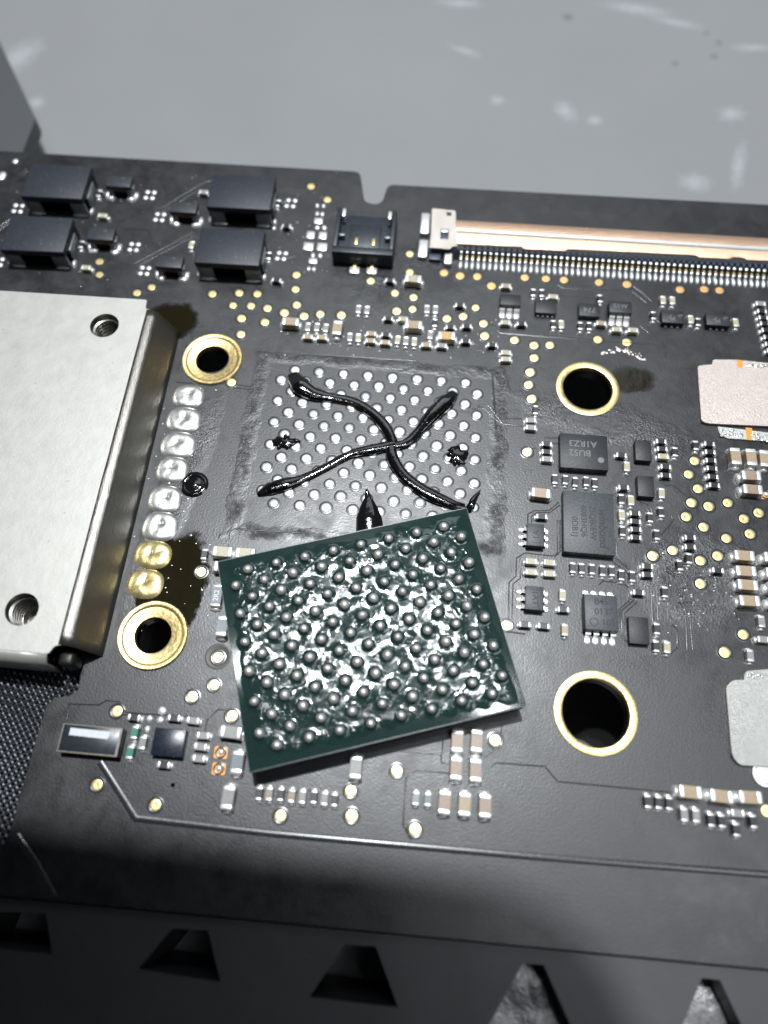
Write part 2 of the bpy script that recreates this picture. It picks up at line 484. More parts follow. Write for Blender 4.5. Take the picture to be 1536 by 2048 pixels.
class MB:
    def __init__(self):
        self.v, self.f = [], []

    def add(self, vs_, fs_):
        b = len(self.v)
        self.v += [tuple(map(float, p)) for p in vs_]
        self.f += [tuple(b + i for i in f) for f in fs_]
        return self

    def rbox(self, cx, cy, z0, sx, sy, sz, bv=0.03, seg=2, top=1.0):
        bm = bmesh.new()
        bmesh.ops.create_cube(bm, size=1.0)
        for v in bm.verts:
            k = top if v.co.z > 0 else 1.0
            v.co = Vector((v.co.x * sx * k, v.co.y * sy * k, (v.co.z + 0.5) * sz))
        if bv > 0:
            bmesh.ops.bevel(bm, geom=list(bm.edges), offset=min(bv, 0.45 * min(sx, sy, sz)), segments=seg, affect='EDGES', profile=0.5)
        bm.verts.index_update()
        self.add([(v.co.x + cx, v.co.y + cy, v.co.z + z0) for v in bm.verts], [[v.index for v in f.verts] for f in bm.faces])
        bm.free()
        return self

    def prism(self, poly, z0, z1, holes=(), bottom=True):
        loops = [list(poly)] + [list(h) for h in holes]

        def sgn(p):
            return sum(p[i][0] * p[(i + 1) % len(p)][1] - p[(i + 1) % len(p)][0] * p[i][1] for i in range(len(p)))
        if sgn(loops[0]) < 0:
            loops[0].reverse()
        for h in loops[1:]:
            if sgn(h) > 0:
                h.reverse()
        flat = [p for l in loops for p in l]
        tri = tessellate_polygon([[Vector((x, y, 0)) for x, y in l] for l in loops])
        n = len(flat)
        fs = []
        for a, b, c in tri:
            ar = (flat[b][0] - flat[a][0]) * (flat[c][1] - flat[a][1]) - (flat[c][0] - flat[a][0]) * (flat[b][1] - flat[a][1])
            if ar < 0:
                a, c = c, a
            fs.append((n + a, n + b, n + c))
            if bottom:
                fs.append((c, b, a))
        off = 0
        for l in loops:
            k = len(l)
            for i in range(k):
                j = (i + 1) % k
                fs.append((off + i, off + j, n + off + j, n + off + i))
            off += k
        self.add([(x, y, z0) for x, y in flat] + [(x, y, z1) for x, y in flat], fs)
        return self

    def lathe(self, prof, n=48, cx=0, cy=0, closed=False):
        vs_, fs_ = [], []
        k = len(prof)
        for i in range(n):
            a = 2 * math.pi * i / n
            for r, z in prof:
                vs_.append((cx + r * math.cos(a), cy + r * math.sin(a), z))
        for i in range(n):
            j = (i + 1) % n
            for q in range(k if closed else k - 1):
                w = (q + 1) % k
                fs_.append((i * k + q, j * k + q, j * k + w, i * k + w))
        return self.add(vs_, fs_)

    def dome(self, cx, cy, z0, rx, ry, h, n=14, rings=4, rnd=0.0):
        vs_ = [(cx, cy, z0 + h)]
        fs_ = []
        ph = [random.uniform(1 - rnd, 1 + rnd) for _ in range(n)]
        for r in range(1, rings + 1):
            t = r / rings * math.pi / 2
            for i in range(n):
                a = 2 * math.pi * i / n
                vs_.append((cx + rx * math.sin(t) * math.cos(a) * ph[i], cy + ry * math.sin(t) * math.sin(a) * ph[i], z0 + h * math.cos(t)))
        for i in range(n):
            fs_.append((0, 1 + i, 1 + (i + 1) % n))
        for r in range(rings - 1):
            for i in range(n):
                a, b = 1 + r * n + i, 1 + r * n + (i + 1) % n
                fs_.append((a, a + n, b + n, b))
        return self.add(vs_, fs_)

    def ribbon(self, pts, w, h, z0=0.0):
        """raised trace of trapezoid section along a polyline"""
        P = [np.array(p[:2], float) for p in pts]
        vs_, fs_ = [], []
        for i, p in enumerate(P):
            d0 = P[i] - P[i - 1] if i else P[1] - P[0]
            d1 = P[i + 1] - P[i] if i < len(P) - 1 else d0
            d0 = d0 / np.linalg.norm(d0)
            d1 = d1 / np.linalg.norm(d1)
            t = d0 + d1
            t /= np.linalg.norm(t)
            nrm = np.array([-t[1], t[0]]) / max(0.4, float(t @ d0))
            for s, z in ((-1.0, 0), (-0.72, 0.62 * h), (-0.28, h), (0.28, h), (0.72, 0.62 * h), (1.0, 0)):
                q = p + nrm * s * w / 2
                vs_.append((q[0], q[1], z0 + z))
        for i in range(len(P) - 1):
            a = i * 6
            for k in range(5):
                fs_.append((a + k, a + k + 6, a + k + 7, a + k + 1))
        # end caps
        fs_.append((0, 1, 2, 3, 4, 5))
        e = (len(P) - 1) * 6
        fs_.append((e + 5, e + 4, e + 3, e + 2, e + 1, e))
        return self.add(vs_, fs_)

    def tube(self, pts, radii, n=14, flat=1.0):
        """smooth tapered strand; section squashed by flat in z"""
        vs_, fs_ = [], []
        k = len(pts)
        for i in range(k):
            p = np.array(pts[i], float)
            d = np.array(pts[min(i + 1, k - 1)], float) - np.array(pts[max(i - 1, 0)], float)
            d /= np.linalg.norm(d)
            s = np.cross(d, (0, 0, 1))
            s = s / (np.linalg.norm(s) + 1e-9)
            u = np.cross(s, d)
            for j in range(n):
                a = 2 * math.pi * j / n
                q = p + radii[i] * (math.cos(a) * s + flat * math.sin(a) * u)
                vs_.append(tuple(q))
        for i in range(k - 1):
            for j in range(n):
                a, b = i * n + j, i * n + (j + 1) % n
                fs_.append((a, b, b + n, a + n))
        fs_.append(tuple(range(n))[::-1])
        fs_.append(tuple((k - 1) * n + j for j in range(n)))
        return self.add(vs_, fs_)

    def mesh(self, name, mat, smooth=True, ang=35):
        return mesh_from(name, self.v, self.f, mat, smooth, ang)


def circle(cx, cy, r, n=64, a0=0.0):
    return [(cx + r * math.cos(a0 + 2 * math.pi * i / n), cy + r * math.sin(a0 + 2 * math.pi * i / n)) for i in range(n)]


def rounded(pts, rad, seg=5):
    """round the corners of a polygon; rad is a number or a list"""
    out = []
    n = len(pts)
    for i in range(n):
        r = rad[i] if isinstance(rad, (list, tuple)) else rad
        p = np.array(pts[i], float)
        a = np.array(pts[i - 1], float) - p
        b = np.array(pts[(i + 1) % n], float) - p
        la, lb = np.linalg.norm(a), np.linalg.norm(b)
        if r <= 0:
            out.append(tuple(p))
            continue
        a /= la
        b /= lb
        d = min(r, la * 0.45, lb * 0.45)
        s, e = p + a * d, p + b * d
        for k in range(seg + 1):
            t = k / seg
            out.append(tuple((1 - t) ** 2 * s + 2 * t * (1 - t) * p + t * t * e))
    return out


def catmull(pts, sub=6):
    P = [np.array(p, float) for p in pts]
    out = []
    for i in range(len(P) - 1):
        p0, p1, p2, p3 = P[max(i - 1, 0)], P[i], P[i + 1], P[min(i + 2, len(P) - 1)]
        for k in range(sub):
            t = k / sub
            out.append(0.5 * ((2 * p1) + (-p0 + p2) * t + (2 * p0 - 5 * p1 + 4 * p2 - p3) * t * t + (-p0 + 3 * p1 - 3 * p2 + p3) * t ** 3))
    out.append(P[-1])
    return out


# ------------------------------------------------------------------ the setting: bench mat
TZ = -7.0
mb = MB()
N = 24
X = np.linspace(-140, 140, N)
Y = np.linspace(-120, 180, N)
mb.add([(x, y, TZ) for y in Y for x in X], [(j * N + i, j * N + i + 1, (j + 1) * N + i + 1, (j + 1) * N + i) for j in range(N - 1) for i in range(N - 1)])
tag(obj('table', mb.mesh('table', 'table')), 'scuffed grey silicone work mat under the circuit board', 'work mat', kind='structure')

# ------------------------------------------------------------------ circuit board
RINGS = [  # px centre, outer radius, hole radius, raised lip
    (424.2, 717.0, 1.73, 0.95, True), (1175.4, 776.8, 1.79, 1.39, False), (304.5, 1269.5, 1.72, 0.90, True), (1192, 1425.5, 1.98, 1.58, False)]
top_edge_l, top_edge_r = W(0, 302), W(715, 343)
sl = (top_edge_r[1] - top_edge_l[1]) / (top_edge_r[0] - top_edge_l[0])
outline_px = [(720, 343.5), (729, 404), (752, 409), (765, 403), (776, 369)]
yl = top_edge_l[1]
A1, A2 = W(776, 369), W(1536, 409.5)
sr = (A2[1] - A1[1]) / (A2[0] - A1[0])
B1, B2 = W(1275, 1913), W(1536, 1938)
sb = (B2[1] - B1[1]) / (B2[0] - B1[0])
XL, XR = -34.0, 40.0
cut = [(0, 1700), (19.5, 1669), (39, 1592), (58.6, 1530), (72, 1479), (86, 1436), (94, 1409), (109, 1396), (137, 1393), (156, 1381), (161, 1356), (158, 1325), (120, 1312), (0, 1312)]
cutw = [W(*p) for p in cut]
outer = [(XL, yl + sl * (XL - top_edge_l[0]))] + [W(*p) for p in outline_px] + [(XR, A1[1] + sr * (XR - A1[0])), (XR, B1[1] + sb * (XR - B1[0])), (XL, B1[1] + sb * (XL - B1[0]))]
lft = (XL, cutw[0][1] - 1.0)
outer += [lft, (cutw[0][0], cutw[0][1])] + cutw[1:-1] + [cutw[-1], (XL, cutw[-1][1])]
rads = [0.6, 0.45, 0.35, 0.3, 0.35, 0.45, 0.5, 0.5, 0.5, 0] + [0.0] * (len(outer) - 10)
outer = rounded(outer, rads, 5)
holes = [circle(*W(u, v), hr + 0.02, 56) for u, v, ro, hr, lip in RINGS]
hx, hy = W(345.6, 1570)
holes.append(circle(hx, hy, 0.10, 16))
mb = MB().prism(outer, -1.0, 0.0, holes)
board = tag(obj('circuit_board', mb.mesh('circuit_board', 'board', ang=20)),
            'black laptop circuit board crowded with tiny soldered components and a bare chip site', 'circuit board')


def part(name, me, loc=(0, 0, 0), rz=0.0, label=None, kind=None, parent=None):
    o = obj(name, me, parent or board, loc, rz)
    return tag(o, label, None, None, kind)


# gold mounting rings
ring_label = ['gold plated standoff ring beside the upper end of the solder joint row', 'thin gold ring beside a dark flux stain',
              'gold standoff ring wet with flux by the shield corner', 'widest thin gold ring round an empty screw hole']
for (u, v, ro, hr, lip), lb in zip(RINGS, ring_label):
    x, y = W(u, v, 0.12 if lip else 0.03)
    if lip:
        rm = hr + 0.26
        pr = [(ro, 0.0), (ro, 0.10), (ro - 0.05, 0.14), (ro - 0.18, 0.14), (ro - 0.26, 0.11), (ro - 0.30, 0.06), (rm + 0.10, 0.045), (rm - 0.04, 0.03), (hr + 0.02, 0.0), (hr, -0.05), (hr, -0.35)]
    else:
        pr = [(ro, 0.0), (ro - 0.01, 0.045), (ro - 0.05, 0.06), (hr + 0.05, 0.06), (hr + 0.01, 0.04), (hr, 0.0), (hr, -0.25)]
    part('mounting_ring', MB().lathe(pr, 72).mesh('mounting_ring', 'goldring'), (x, y, 0.002), label=lb)

# ---- solder pads of the empty chip site
pad_me = [MB().lathe([(0.001, 0.030), (0.10, 0.034), (0.20, 0.026), (0.248, 0.010), (0.258, 0.0)], 18).mesh('solder_pad', 'bga') for _ in range(1)]
rim_small = MB().lathe([(0.266, 0.0), (0.28, 0.012), (0.31, 0.012), (0.36, 0.0)], 18).mesh('mask_rim', 'trace')
HP = 0.7
for r in range(13):
    for c in range(17):
        if (r + c) % 2 == 0:
            continue
        if r % 2 == 0 and c in (0, 16):
            continue
        s = random.uniform(0.92, 1.05)
        o = part('solder_pad', pad_me[0], ((c - 8) * HP + random.gauss(0, .012), (6 - r) * HP + random.gauss(0, .012), 0.003), random.random() * 6)
        o.scale = (s, s, 1)
        part('mask_rim', rim_small, (0, 0, -0.002), parent=o)

# ---- round test pads
TP = [(199, 523.5), (199, 549.5), (303, 574.8), (274, 586), (622, 373), (654.7, 399.4), (593, 550), (591, 578.8), (593.7, 610), (424.7, 588), (478.4, 586),
      (514.6, 588), (466, 611), (502, 612), (535, 616.7), (568.8, 625.8), (608, 632.7), (640.6, 628.5), (682.8, 630.7), (483, 637), (529.8, 644.8), (481.9, 669),
      (819.6, 508), (819.6, 544.6), (741.5, 562), (790, 586.3), (827, 595), (793.4, 622.5), (825, 618.6), (893.8, 637.5), (926.2, 633.2), (951.2, 615.6),
      (967, 647.4), (969.3, 672), (1028.9, 680.6), (1068, 691), (1099.6, 690.6), (1195.6, 679.3), (1253.4, 685), (1068.2, 716.3), (1060, 744.9), (1057, 769.9), (1063, 798.2),
      (1054, 904.5), (1388.8, 922), (1377, 949), (1395.7, 977.8), (1382.4, 1005.7), (1417, 1013), (1455, 1006), (1371.8, 1033.6), (1406.7, 1054.4), (1487.6, 1037.8),
      (1516.9, 1026), (1499.6, 1068), (1452.5, 1077), (1305, 1112), (1344.9, 1101), (1400.4, 1121.7), (1435, 1112), (1400.4, 1167.5), (1486, 1269.3), (1449, 1305),
      (1533.7, 1622), (794, 1541.9), (701.7, 1582.3), (703.4, 1632), (830.7, 1659), (990.5, 1480.5), (464, 1432), (561, 1632), (233.8, 1422.5), (384.8, 1393.3), (194, 1570), (310.8, 1610),
      (402, 1143.8), (435.8, 1314.8), (428, 1370), (1013, 1251), (463, 765)]
TPC = [(888, 546), (920, 551.9), (954.5, 553.2), (982.9, 572), (1049.7, 555.3), (1091.9, 557.6), (1128, 560), (1198, 565), (1254, 569), (1360, 579.4), (1408.5, 578.7), (1439, 581)]
tpm = {}
for mat in ('gold', 'copperpad'):
    tpm[mat] = MB().lathe([(0.001, 0.013), (0.05, 0.012), (0.07, 0.015), (0.22, 0.016), (0.245, 0.012), (0.25, 0.0)], 20).mesh('test_pad', mat)
rimm = MB().lathe([(0.27, 0.0), (0.31, 0.008), (0.34, 0.008), (0.39, 0.0)], 20).mesh('pad_rim', 'trace')
for L, mat in ((TP, 'gold'), (TPC, 'copperpad')):
    for u, v in L:
        x, y = W(u, v)
        o = part('test_pad', tpm[mat], (x, y, 0.004), random.random() * 6)
        rr = part('mask_rim', rimm, (0, 0, -0.002), parent=o)
        s = random.uniform(0.96, 1.05) * (0.92 if v < 620 and mat == 'gold' else 1.0)
        o.scale = (s, s, 1)

# round keep-out spots (bare dark circles) and a resin ring
x, y = W(435.8, 1313)
part('mask_window', MB().lathe([(0.001, 0.001), (0.50, 0.001), (0.54, 0.012), (0.60, 0.012), (0.64, 0)], 32).mesh('mask_window', simple('bare_laminate', (0.05, 0.048, 0.04), 0, 0.5)), (x, y, 0.001))
x, y = W(388.7, 969)
part('resin_ring', MB().lathe([(0.001, 0.10), (0.2, 0.09), (0.34, 0.02), (0.44, 0.015), (0.50, 0.06), (0.58, 0.08), (0.66, 0.05), (0.76, 0.0)], 40).mesh('resin_ring', 'flux'), (x, y, 0.002),
     label='round black resin ring beside the solder joint row')

# ------------------------------------------------------------------ chip capacitors and resistors
_cache = {}


def chip_meshes(L, Wd, H, mat, tfrac):
    k = (round(L, 2), round(Wd, 2), round(H, 2), mat, tfrac)
    if k not in _cache:
        b = MB().rbox(0, 0, 0.03, L * (1 - tfrac), Wd * 0.97, H * 0.97, 0.02, 1)
        t = MB().rbox(L / 2 - L * tfrac * 0.5, 0, 0.0, L * tfrac, Wd, H + 0.035, min(0.07, H * 0.22), 3)
        # solder fillet at the foot
        t.dome(L / 2 + 0.02, 0, 0, L * 0.13 + 0.03, Wd * 0.56, H * 0.55, 12, 3, 0.12)
        _cache[k] = (b.mesh('capacitor_body', mat), t.mesh('terminal', 'tin'))
    return _cache[k]


def chipc(u, v, orient, L=0.6, Wd=0.32, H=0.28, mat='dark', tfrac=0.26, name=None, label=None):
    x, y = W(u, v, H)
    b, t = chip_meshes(L, Wd, H, 'cap_' + mat, tfrac)
    rz = (0 if orient == 'h' else math.pi / 2) + random.gauss(0, 0.025)
    nm = name or ('chip_resistor' if mat == 'dark' else 'ceramic_capacitor')
    o = part(nm, b, (x, y, 0.003), rz, label)
    part('terminal', t, parent=o)
    part('terminal', t, (0, 0, 0), math.pi, parent=o)
    return o


# small (0.6 mm) dark resistors: (u, v, orientation)
RES_H = [(1043, 647.4), (776.7, 636.8), (920, 610), (901, 654), (933.5, 652), (772, 669.2), (984.5, 689.4), (1093.5, 887.9), (1093.5, 903.5), (1083.4, 1033), (1243, 910.3), (1247.4, 974.8),
         (1270, 1026.5), (1271, 1043), (1272, 1058.8), (1272, 1075), (1322.6, 882.8), (1324.6, 897.8), (1419, 887.8), (1420.6, 904), (1422, 920.7), (1424, 936.6), (1426, 953.5), (1429, 970.5),
         (1331.6, 933.6), (1331.6, 950.6), (1380.5, 1075), (1380.5, 1094), (1295, 1132.6), (1295, 1149), (1277.6, 1185), (1436, 1140.8), (1126.7, 1218.9), (1049.6, 1249), (1087.7, 1252),
         (268, 1435), (348, 1436), (327.5, 1529.8), (553, 560), (573, 452), (780, 560.5), (931.5, 682.2), (1524, 622), (1527, 635), (1530, 647), (1533, 660), (1537, 674), (1540, 688), (1544, 701)]
RES_V = [(1067, 585.3), (1084, 586), (1107, 648.5), (1200.4, 597), (1160.9, 651.8), (1178.8, 652.3), (1307, 631), (1396.5, 644), (869.7, 645.4), (1071.6, 819.7), (1110, 958), (1131, 959.5), (1150.7, 964),
         (1172.6, 962.7), (1190, 966), (1146, 1135.4), (1163.8, 1137), (1184.5, 1138.5), (1205.7, 1141.3), (1224, 1141.8), (1243.2, 1150.3), (1265, 1153), (1245.4, 1061.8), (1243, 998), (1300.5, 1035), (1314, 1069.5),
         (1350.5, 903.7), (1391.8, 890.8), (1322.6, 1024), (1378.4, 1117), (1360, 1130.5), (1330, 1184), (1314, 1257.6), (1312.6, 1292.6), (1296, 1603), (1317.7, 1605), (1339, 1607), (1422.6, 1640),
         (1444, 1642), (1473, 1659.4), (1507, 1643), (408.5, 1108.6), (518, 1587), (561, 1589), (627.8, 1594), (669, 1600), (198, 386.5), (162.5, 489), (556, 406.5), (537.5, 511.5)]
for u, v in RES_H:
    chipc(u, v, 'h')
for u, v in RES_V:
    chipc(u, v, 'v')
# small ceramic capacitors
SM = dict(L=0.62, Wd=0.34, H=0.3, tfrac=0.27)
CAP_H = [(205, 431, 'olive'), (172, 535, 'olive'), (1012, 571.5, 'tan'), (1011.3, 644.5, 'olive'), (1106.4, 593, 'olive'), (1202.7, 646.2, 'tan'), (1234, 658.5, 'olive'), (1266.3, 660, 'olive'),
         (1521.5, 607, 'grey'), (806.5, 637.7, 'olive'), (742.6, 667, 'tan'), (740.7, 681, 'tan'), (770.4, 684.4, 'tan'), (852.4, 689.3, 'tan'), (883.6, 690.9, 'grey'), (615.6, 672.9, 'tan'), (643.8, 674.4, 'tan'),
         (1012, 705, 'olive'), (1012, 718, 'olive'), (1061.7, 840.2, 'grey'), (1062, 854.8, 'grey'), (1094.5, 918, 'grey'), (1062.6, 1122.4, 'olive'), (1099, 1125, 'olive'), (1062.3, 1143.9, 'olive'),
         (1099.4, 1147, 'olive'), (1327, 912.7, 'olive'), (1476, 1626.5, 'grey'), (385.8, 1441, 'grey'), (406, 1471, 'grey'), (400.7, 1493.4, 'grey'), (397.5, 1517, 'grey'), (1527.5, 1279, 'grey'), (407, 384, 'grey')]
CAP_V = [(1122.8, 648.5, 'olive'), (1326.4, 600, 'olive'), (1345, 601, 'olive'), (1381.8, 638.6, 'olive'), (1471.8, 645, 'olive'), (717, 618, 'grey'), (734, 619.6, 'grey'), (854, 618, 'grey'), (871, 619, 'grey'),
         (860.6, 669.4, 'grey'), (699.6, 673.9, 'grey'), (716.6, 675.2, 'olive'), (795.4, 679.5, 'olive'), (812, 681.5, 'grey'), (828.6, 683, 'olive'), (615.6, 653.5, 'grey'), (633.8, 654, 'grey'), (651.5, 655.6, 'grey'),
         (1254, 932.8, 'olive'), (1262.4, 1000.5, 'olive'), (1243.8, 1029.6, 'olive'), (1323.6, 986.4, 'olive'), (1125.4, 1190.5, 'olive'), (1130, 1260, 'tan'), (1334.6, 1294.6, 'olive'), (1523.4, 1243, 'grey'),
         (1500.8, 1311, 'grey'), (1369, 1629.6, 'grey'), (1392.8, 1631.7, 'grey'), (831.9, 1597, 'grey'), (856, 1599, 'slate'), (538, 1588, 'brown'), (583, 1592, 'brown'), (604.8, 1594, 'grey'), (649, 1597.6, 'grey'),
         (284.8, 1486, 'grey'), (383, 489.6, 'olive')]
for u, v, c in CAP_H:
    chipc(u, v, 'h', mat=c, **SM)
for u, v, c in CAP_V:
    chipc(u, v, 'v', mat=c, **SM)
for u, v in ((269, 1465), (259.8, 1504.8)):
    chipc(u, v, 'v', mat='green', label='small green bodied chip component beside the white striped crystal', **SM)
# large (1 mm) ceramic capacitors
BG = dict(L=1.02, Wd=0.56, H=0.5, tfrac=0.25)
BIG = [(580.8, 642.7, 'h', 'tan'), (674.6, 655, 'v', 'tan'), (827, 649, 'h', 'tan'), (893.4, 671, 'h', 'orange2'), (826.5, 557, 'h', 'olive'), (1081.8, 985.5, 'h', 'tan'),
       (1472, 912, 'v', 'tan'), (1503, 914, 'v', 'tan'), (1530, 916.7, 'v', 'tan'), (1503, 950.6, 'h', 'brown'), (1506, 978.4, 'h', 'brown'),
       (1489.5, 1111, 'h', 'tan'), (1492.6, 1141.8, 'h', 'tan'), (1496, 1169.6, 'h', 'tan'), (1499.8, 1201.5, 'h', 'tan'), (1549, 1115, 'h', 'tan'), (1553, 1146, 'h', 'tan'), (1557, 1175, 'h', 'tan'), (1561, 1206, 'h', 'tan'),
       (1381.5, 1584, 'h', 'tan'), (1444, 1592.6, 'h', 'tan'), (1501.8, 1594.6, 'h', 'tan'),
       (915, 1482, 'v', 'brown'), (953.7, 1482, 'v', 'brown'), (912.7, 1537, 'v', 'brown'), (951.9, 1540.7, 'v', 'brown'), (889.3, 1605, 'v', 'brown'), (929.6, 1608.7, 'v', 'tan'), (970.6, 1612, 'v', 'brown'),
       (711.6, 1535, 'v', 'grey'), (461, 1464.4, 'h', 'grey'), (474.4, 1524.6, 'v', 'slate'), (455.5, 1595.5, 'v', 'grey'), (444.4, 1102.8, 'h', 'olive'), (447, 1133, 'h', 'slate'), (490, 1106, 'h', 'olive'), (444, 1252, 'v', 'slate')]
for u, v, o_, c in BIG:
    chipc(u, v, o_, mat=c, **BG)
rs = chipc(433, 1191, 'v', L=1.15, Wd=0.55, H=0.36, mat='slate', tfrac=0.16, name='chip_resistor', label='larger chip resistor with printed white code at the loose chip edge')


# ------------------------------------------------------------------ plain solder lands, dots and joints
def land(u, v, wpx, hpx, mat='tin', h=0.07, name='solder_land', dome=True, label=None, rz=0.0):
    x, y = W(u, v)
    x0, _ = W(u - wpx / 2, v)
    x1, _ = W(u + wpx / 2, v)
    _, y0 = W(u, v - hpx / 2)
    _, y1 = W(u, v + hpx / 2)
    sx, sy = x1 - x0, y0 - y1
    if dome:
        me = MB().dome(0, 0, 0, sx / 2, sy / 2, h, 14, 4, 0.06).mesh(name, mat)
    else:
        me = MB().rbox(0, 0, -0.02, sx, sy, h + 0.02, min(0.05, h * 0.6), 2).mesh(name, mat)
    return part(name, me, (x, y, 0.003), rz + random.gauss(0, .02), label)


dot_me = MB().dome(0, 0, 0, 0.155, 0.155, 0.06, 12, 3, 0.03).mesh('solder_dot', 'pad')
for u, v in ((300, 390.4), (36, 417), (268, 494.3), (319.5, 434.4), (289.3, 541.7), (-4, 524), (581.8, 406.7), (563, 512)):
    for du, dv in ((-4.6, -6.2), (8.6, -5.2), (-8.6, 5.2), (4.6, 6.2)):
        x, y = W(u + du, v + dv)
        part('solder_dot', dot_me, (x, y, 0.003), random.random() * 6)
for u, v, w_, h_ in ((634.7, 411.7, 8, 8), (647.7, 412.4, 8, 8), (634.7, 427.6, 8, 9), (644.8, 428.6, 8, 9), (634.7, 455.4, 10, 9), (649, 456, 10, 9), (626, 511, 9, 10), (640.4, 511.4, 9, 10), (617.5, 538, 8, 9), (628, 538.8, 8, 9),
                     (299.4, 1437, 13, 14), (295, 1458, 13, 14), (320.6, 1440, 15, 15), (324.4, 1421.5, 18, 18), (548, 457, 9, 7), (1150.5, 957, 9, 9), (4, 352, 16, 17), (31, 323, 12, 9)):
    land(u, v, w_, h_, h=0.09, name='solder_dot')
for u, v, w_, h_ in ((637, 443, 17, 11), (621.4, 471, 16, 14), (645.6, 472.3, 16, 14), (617, 494, 20, 15), (644.3, 495, 20, 15), (626, 523, 17, 10), (709, 541.5, 20, 12), (743.5, 542.5, 20, 12)):
    land(u, v, w_, h_, h=0.09, dome=False)

# the row of eight through-hole joints beside the shield
for i, (u, v, w_, h_) in enumerate((a_, b_, c_ * 1.18, d_ * 1.30) for a_, b_, c_, d_ in ((376, 790, 56, 37), (366.5, 837.7, 62, 40), (355.4, 888, 63, 42), (343.5, 937.6, 57, 42), (328.5, 996.7, 60, 44), (318.8, 1051.5, 64, 48), (305, 1108, 66, 45), (290, 1166.5, 64, 48))):
    x, y = W(u, v, 0.1)
    x0, _ = W(u - w_ / 2, v)
    x1, _ = W(u + w_ / 2, v)
    _, y0 = W(u, v - h_ / 2)
    _, y1 = W(u, v + h_ / 2)
    rx, ry = (x1 - x0) / 2, (y0 - y1) / 2
    n, rings = 26, 8
    dxs, dys = random.uniform(-.12, .16), random.uniform(0, .22)
    vs_, fs_ = [(0, 0, 0.10)], []
    for r in range(1, rings + 1):
        t = r / rings
        for k in range(n):
            a = 2 * math.pi * k / n
            sq = (abs(math.cos(a)) ** 2.5 + abs(math.sin(a)) ** 2.5) ** (-1 / 2.5)
            px_, py_ = rx * t * sq * math.cos(a) * 0.97, ry * t * sq * math.sin(a) * 0.97
            z = 0.13 * (1 - t ** 5.0) ** 0.7 - 0.07 * math.exp(-((px_ + dxs) / 0.15) ** 2 - ((py_ - dys) / 0.24) ** 2)
            z += 0.05 * noise.noise((px_ * 3 + i * 9, py_ * 3, 2)) * (1 - t)
            vs_.append((px_, py_, max(z, 0) if r < rings else 0))
    fs_ += [(0, 1 + k, 1 + (k + 1) % n) for k in range(n)]
    for r in range(rings - 1):
        for k in range(n):
            a, b = 1 + r * n + k, 1 + r * n + (k + 1) % n
            fs_.append((a, a + n, b + n, b))
    me = mesh_from('solder_joint', vs_, fs_, 'solder' if i < 6 else 'solder_gold', True, 60)
    part('solder_joint', me, (x, y, 0.003), -0.04, label='amber stained solder joint next to the flux wet gold ring' if i >= 6 else None)

# orange square lands with a bead of solder
for u, v in ((442, 1505), (437.7, 1537.5), (1531, 990)):
    x, y = W(u, v)
    o = part('copper_land', MB().prism(rounded([(-.30, -.26), (.30, -.26), (.30, .26), (-.30, .26)], 0.08, 3), 0, 0.02).mesh('copper_land', 'orange'), (x, y, 0.003), 0.03)
    part('solder_bead', MB().dome(0.02, 0.02, 0.01, 0.15, 0.15, 0.12, 14, 4, 0.05).mesh('solder_bead', 'tin'), parent=o)
    part('hole_rim', MB().lathe([(0.17, 0.021), (0.2, 0.03), (0.24, 0.03), (0.27, 0.021)], 20).mesh('hole_rim', 'trace'), parent=o)


# ------------------------------------------------------------------ inductors
def corner_box(q, z):
    a = np.array([W(u, v, z) for u, v in q])
    cx, cy = a.mean(0)
    sx = (np.linalg.norm(a[1] - a[0]) + np.linalg.norm(a[2] - a[3])) / 2
    sy = (np.linalg.norm(a[3] - a[0]) + np.linalg.norm(a[2] - a[1])) / 2
    d = (a[1] - a[0]) + (a[2] - a[3])
    return cx, cy, sx, sy, math.atan2(d[1], d[0])


def inductor(q, H, small=False, label=None):
    cx, cy, sx, sy, rz = corner_box(q, H)
    o = part('power_inductor', MB().rbox(0, 0, H * 0.70, sx, sy, H * 0.30, 0.07 if not small else 0.04, 3).mesh('ferrite_cap', 'ferrite2' if small else 'ferrite'), (cx, cy, 0), rz * 0.5, label)
    lw = sx * (0.24 if not small else 0.2)
    # ferrite foot block set back under the cap
    part('ferrite_foot', MB().rbox(0, sy * 0.13, 0.02, sx * 0.96, sy * 0.70, H * 0.70, 0.04, 1).mesh('ferrite_foot', 'ferrite2' if small else 'ferrite'), parent=o)
    part('coil_strip', MB().rbox(0, -sy * 0.30, H * 0.50, sx * 0.56, 0.30, H * 0.185, 0.03, 1).mesh('coil_strip', 'copper'), parent=o)
    for s in (-1, 1):
        t = MB().rbox(s * (sx / 2 - lw / 2 - 0.04), -sy / 2 + 0.12, 0.01, lw, 0.20, H * 0.685, 0.04, 2)
        part('leg', t.mesh('leg', 'ferleg'), parent=o)
        t = MB().rbox(s * (sx / 2 - 0.03), 0, 0.01, 0.12, sy * 0.5, H * 0.6, 0.04, 2)
        part('side_clip', t.mesh('side_clip', 'ferleg'), parent=o)
        if small:
            f = MB().dome(s * (sx / 2 - lw * 0.5), -sy / 2 - 0.06, 0, lw * 0.9, 0.22, 0.14, 12, 3, 0.25)
            f.dome(s * (sx / 2 + 0.10), -sy * 0.25, 0, 0.15, 0.28, 0.14, 12, 3, 0.2)
        else:
            f = MB().dome(s * (sx / 2 - lw * 0.6), -sy / 2 + 0.02, 0, lw * 0.5, 0.10, 0.10, 12, 3, 0.25)
            f.dome(s * (sx / 2 + 0.06), -sy * 0.36, 0, 0.12, 0.26, 0.16, 12, 3, 0.25)
        part('solder_fillet', f.mesh('solder_fillet', 'tin'), parent=o)
    return o


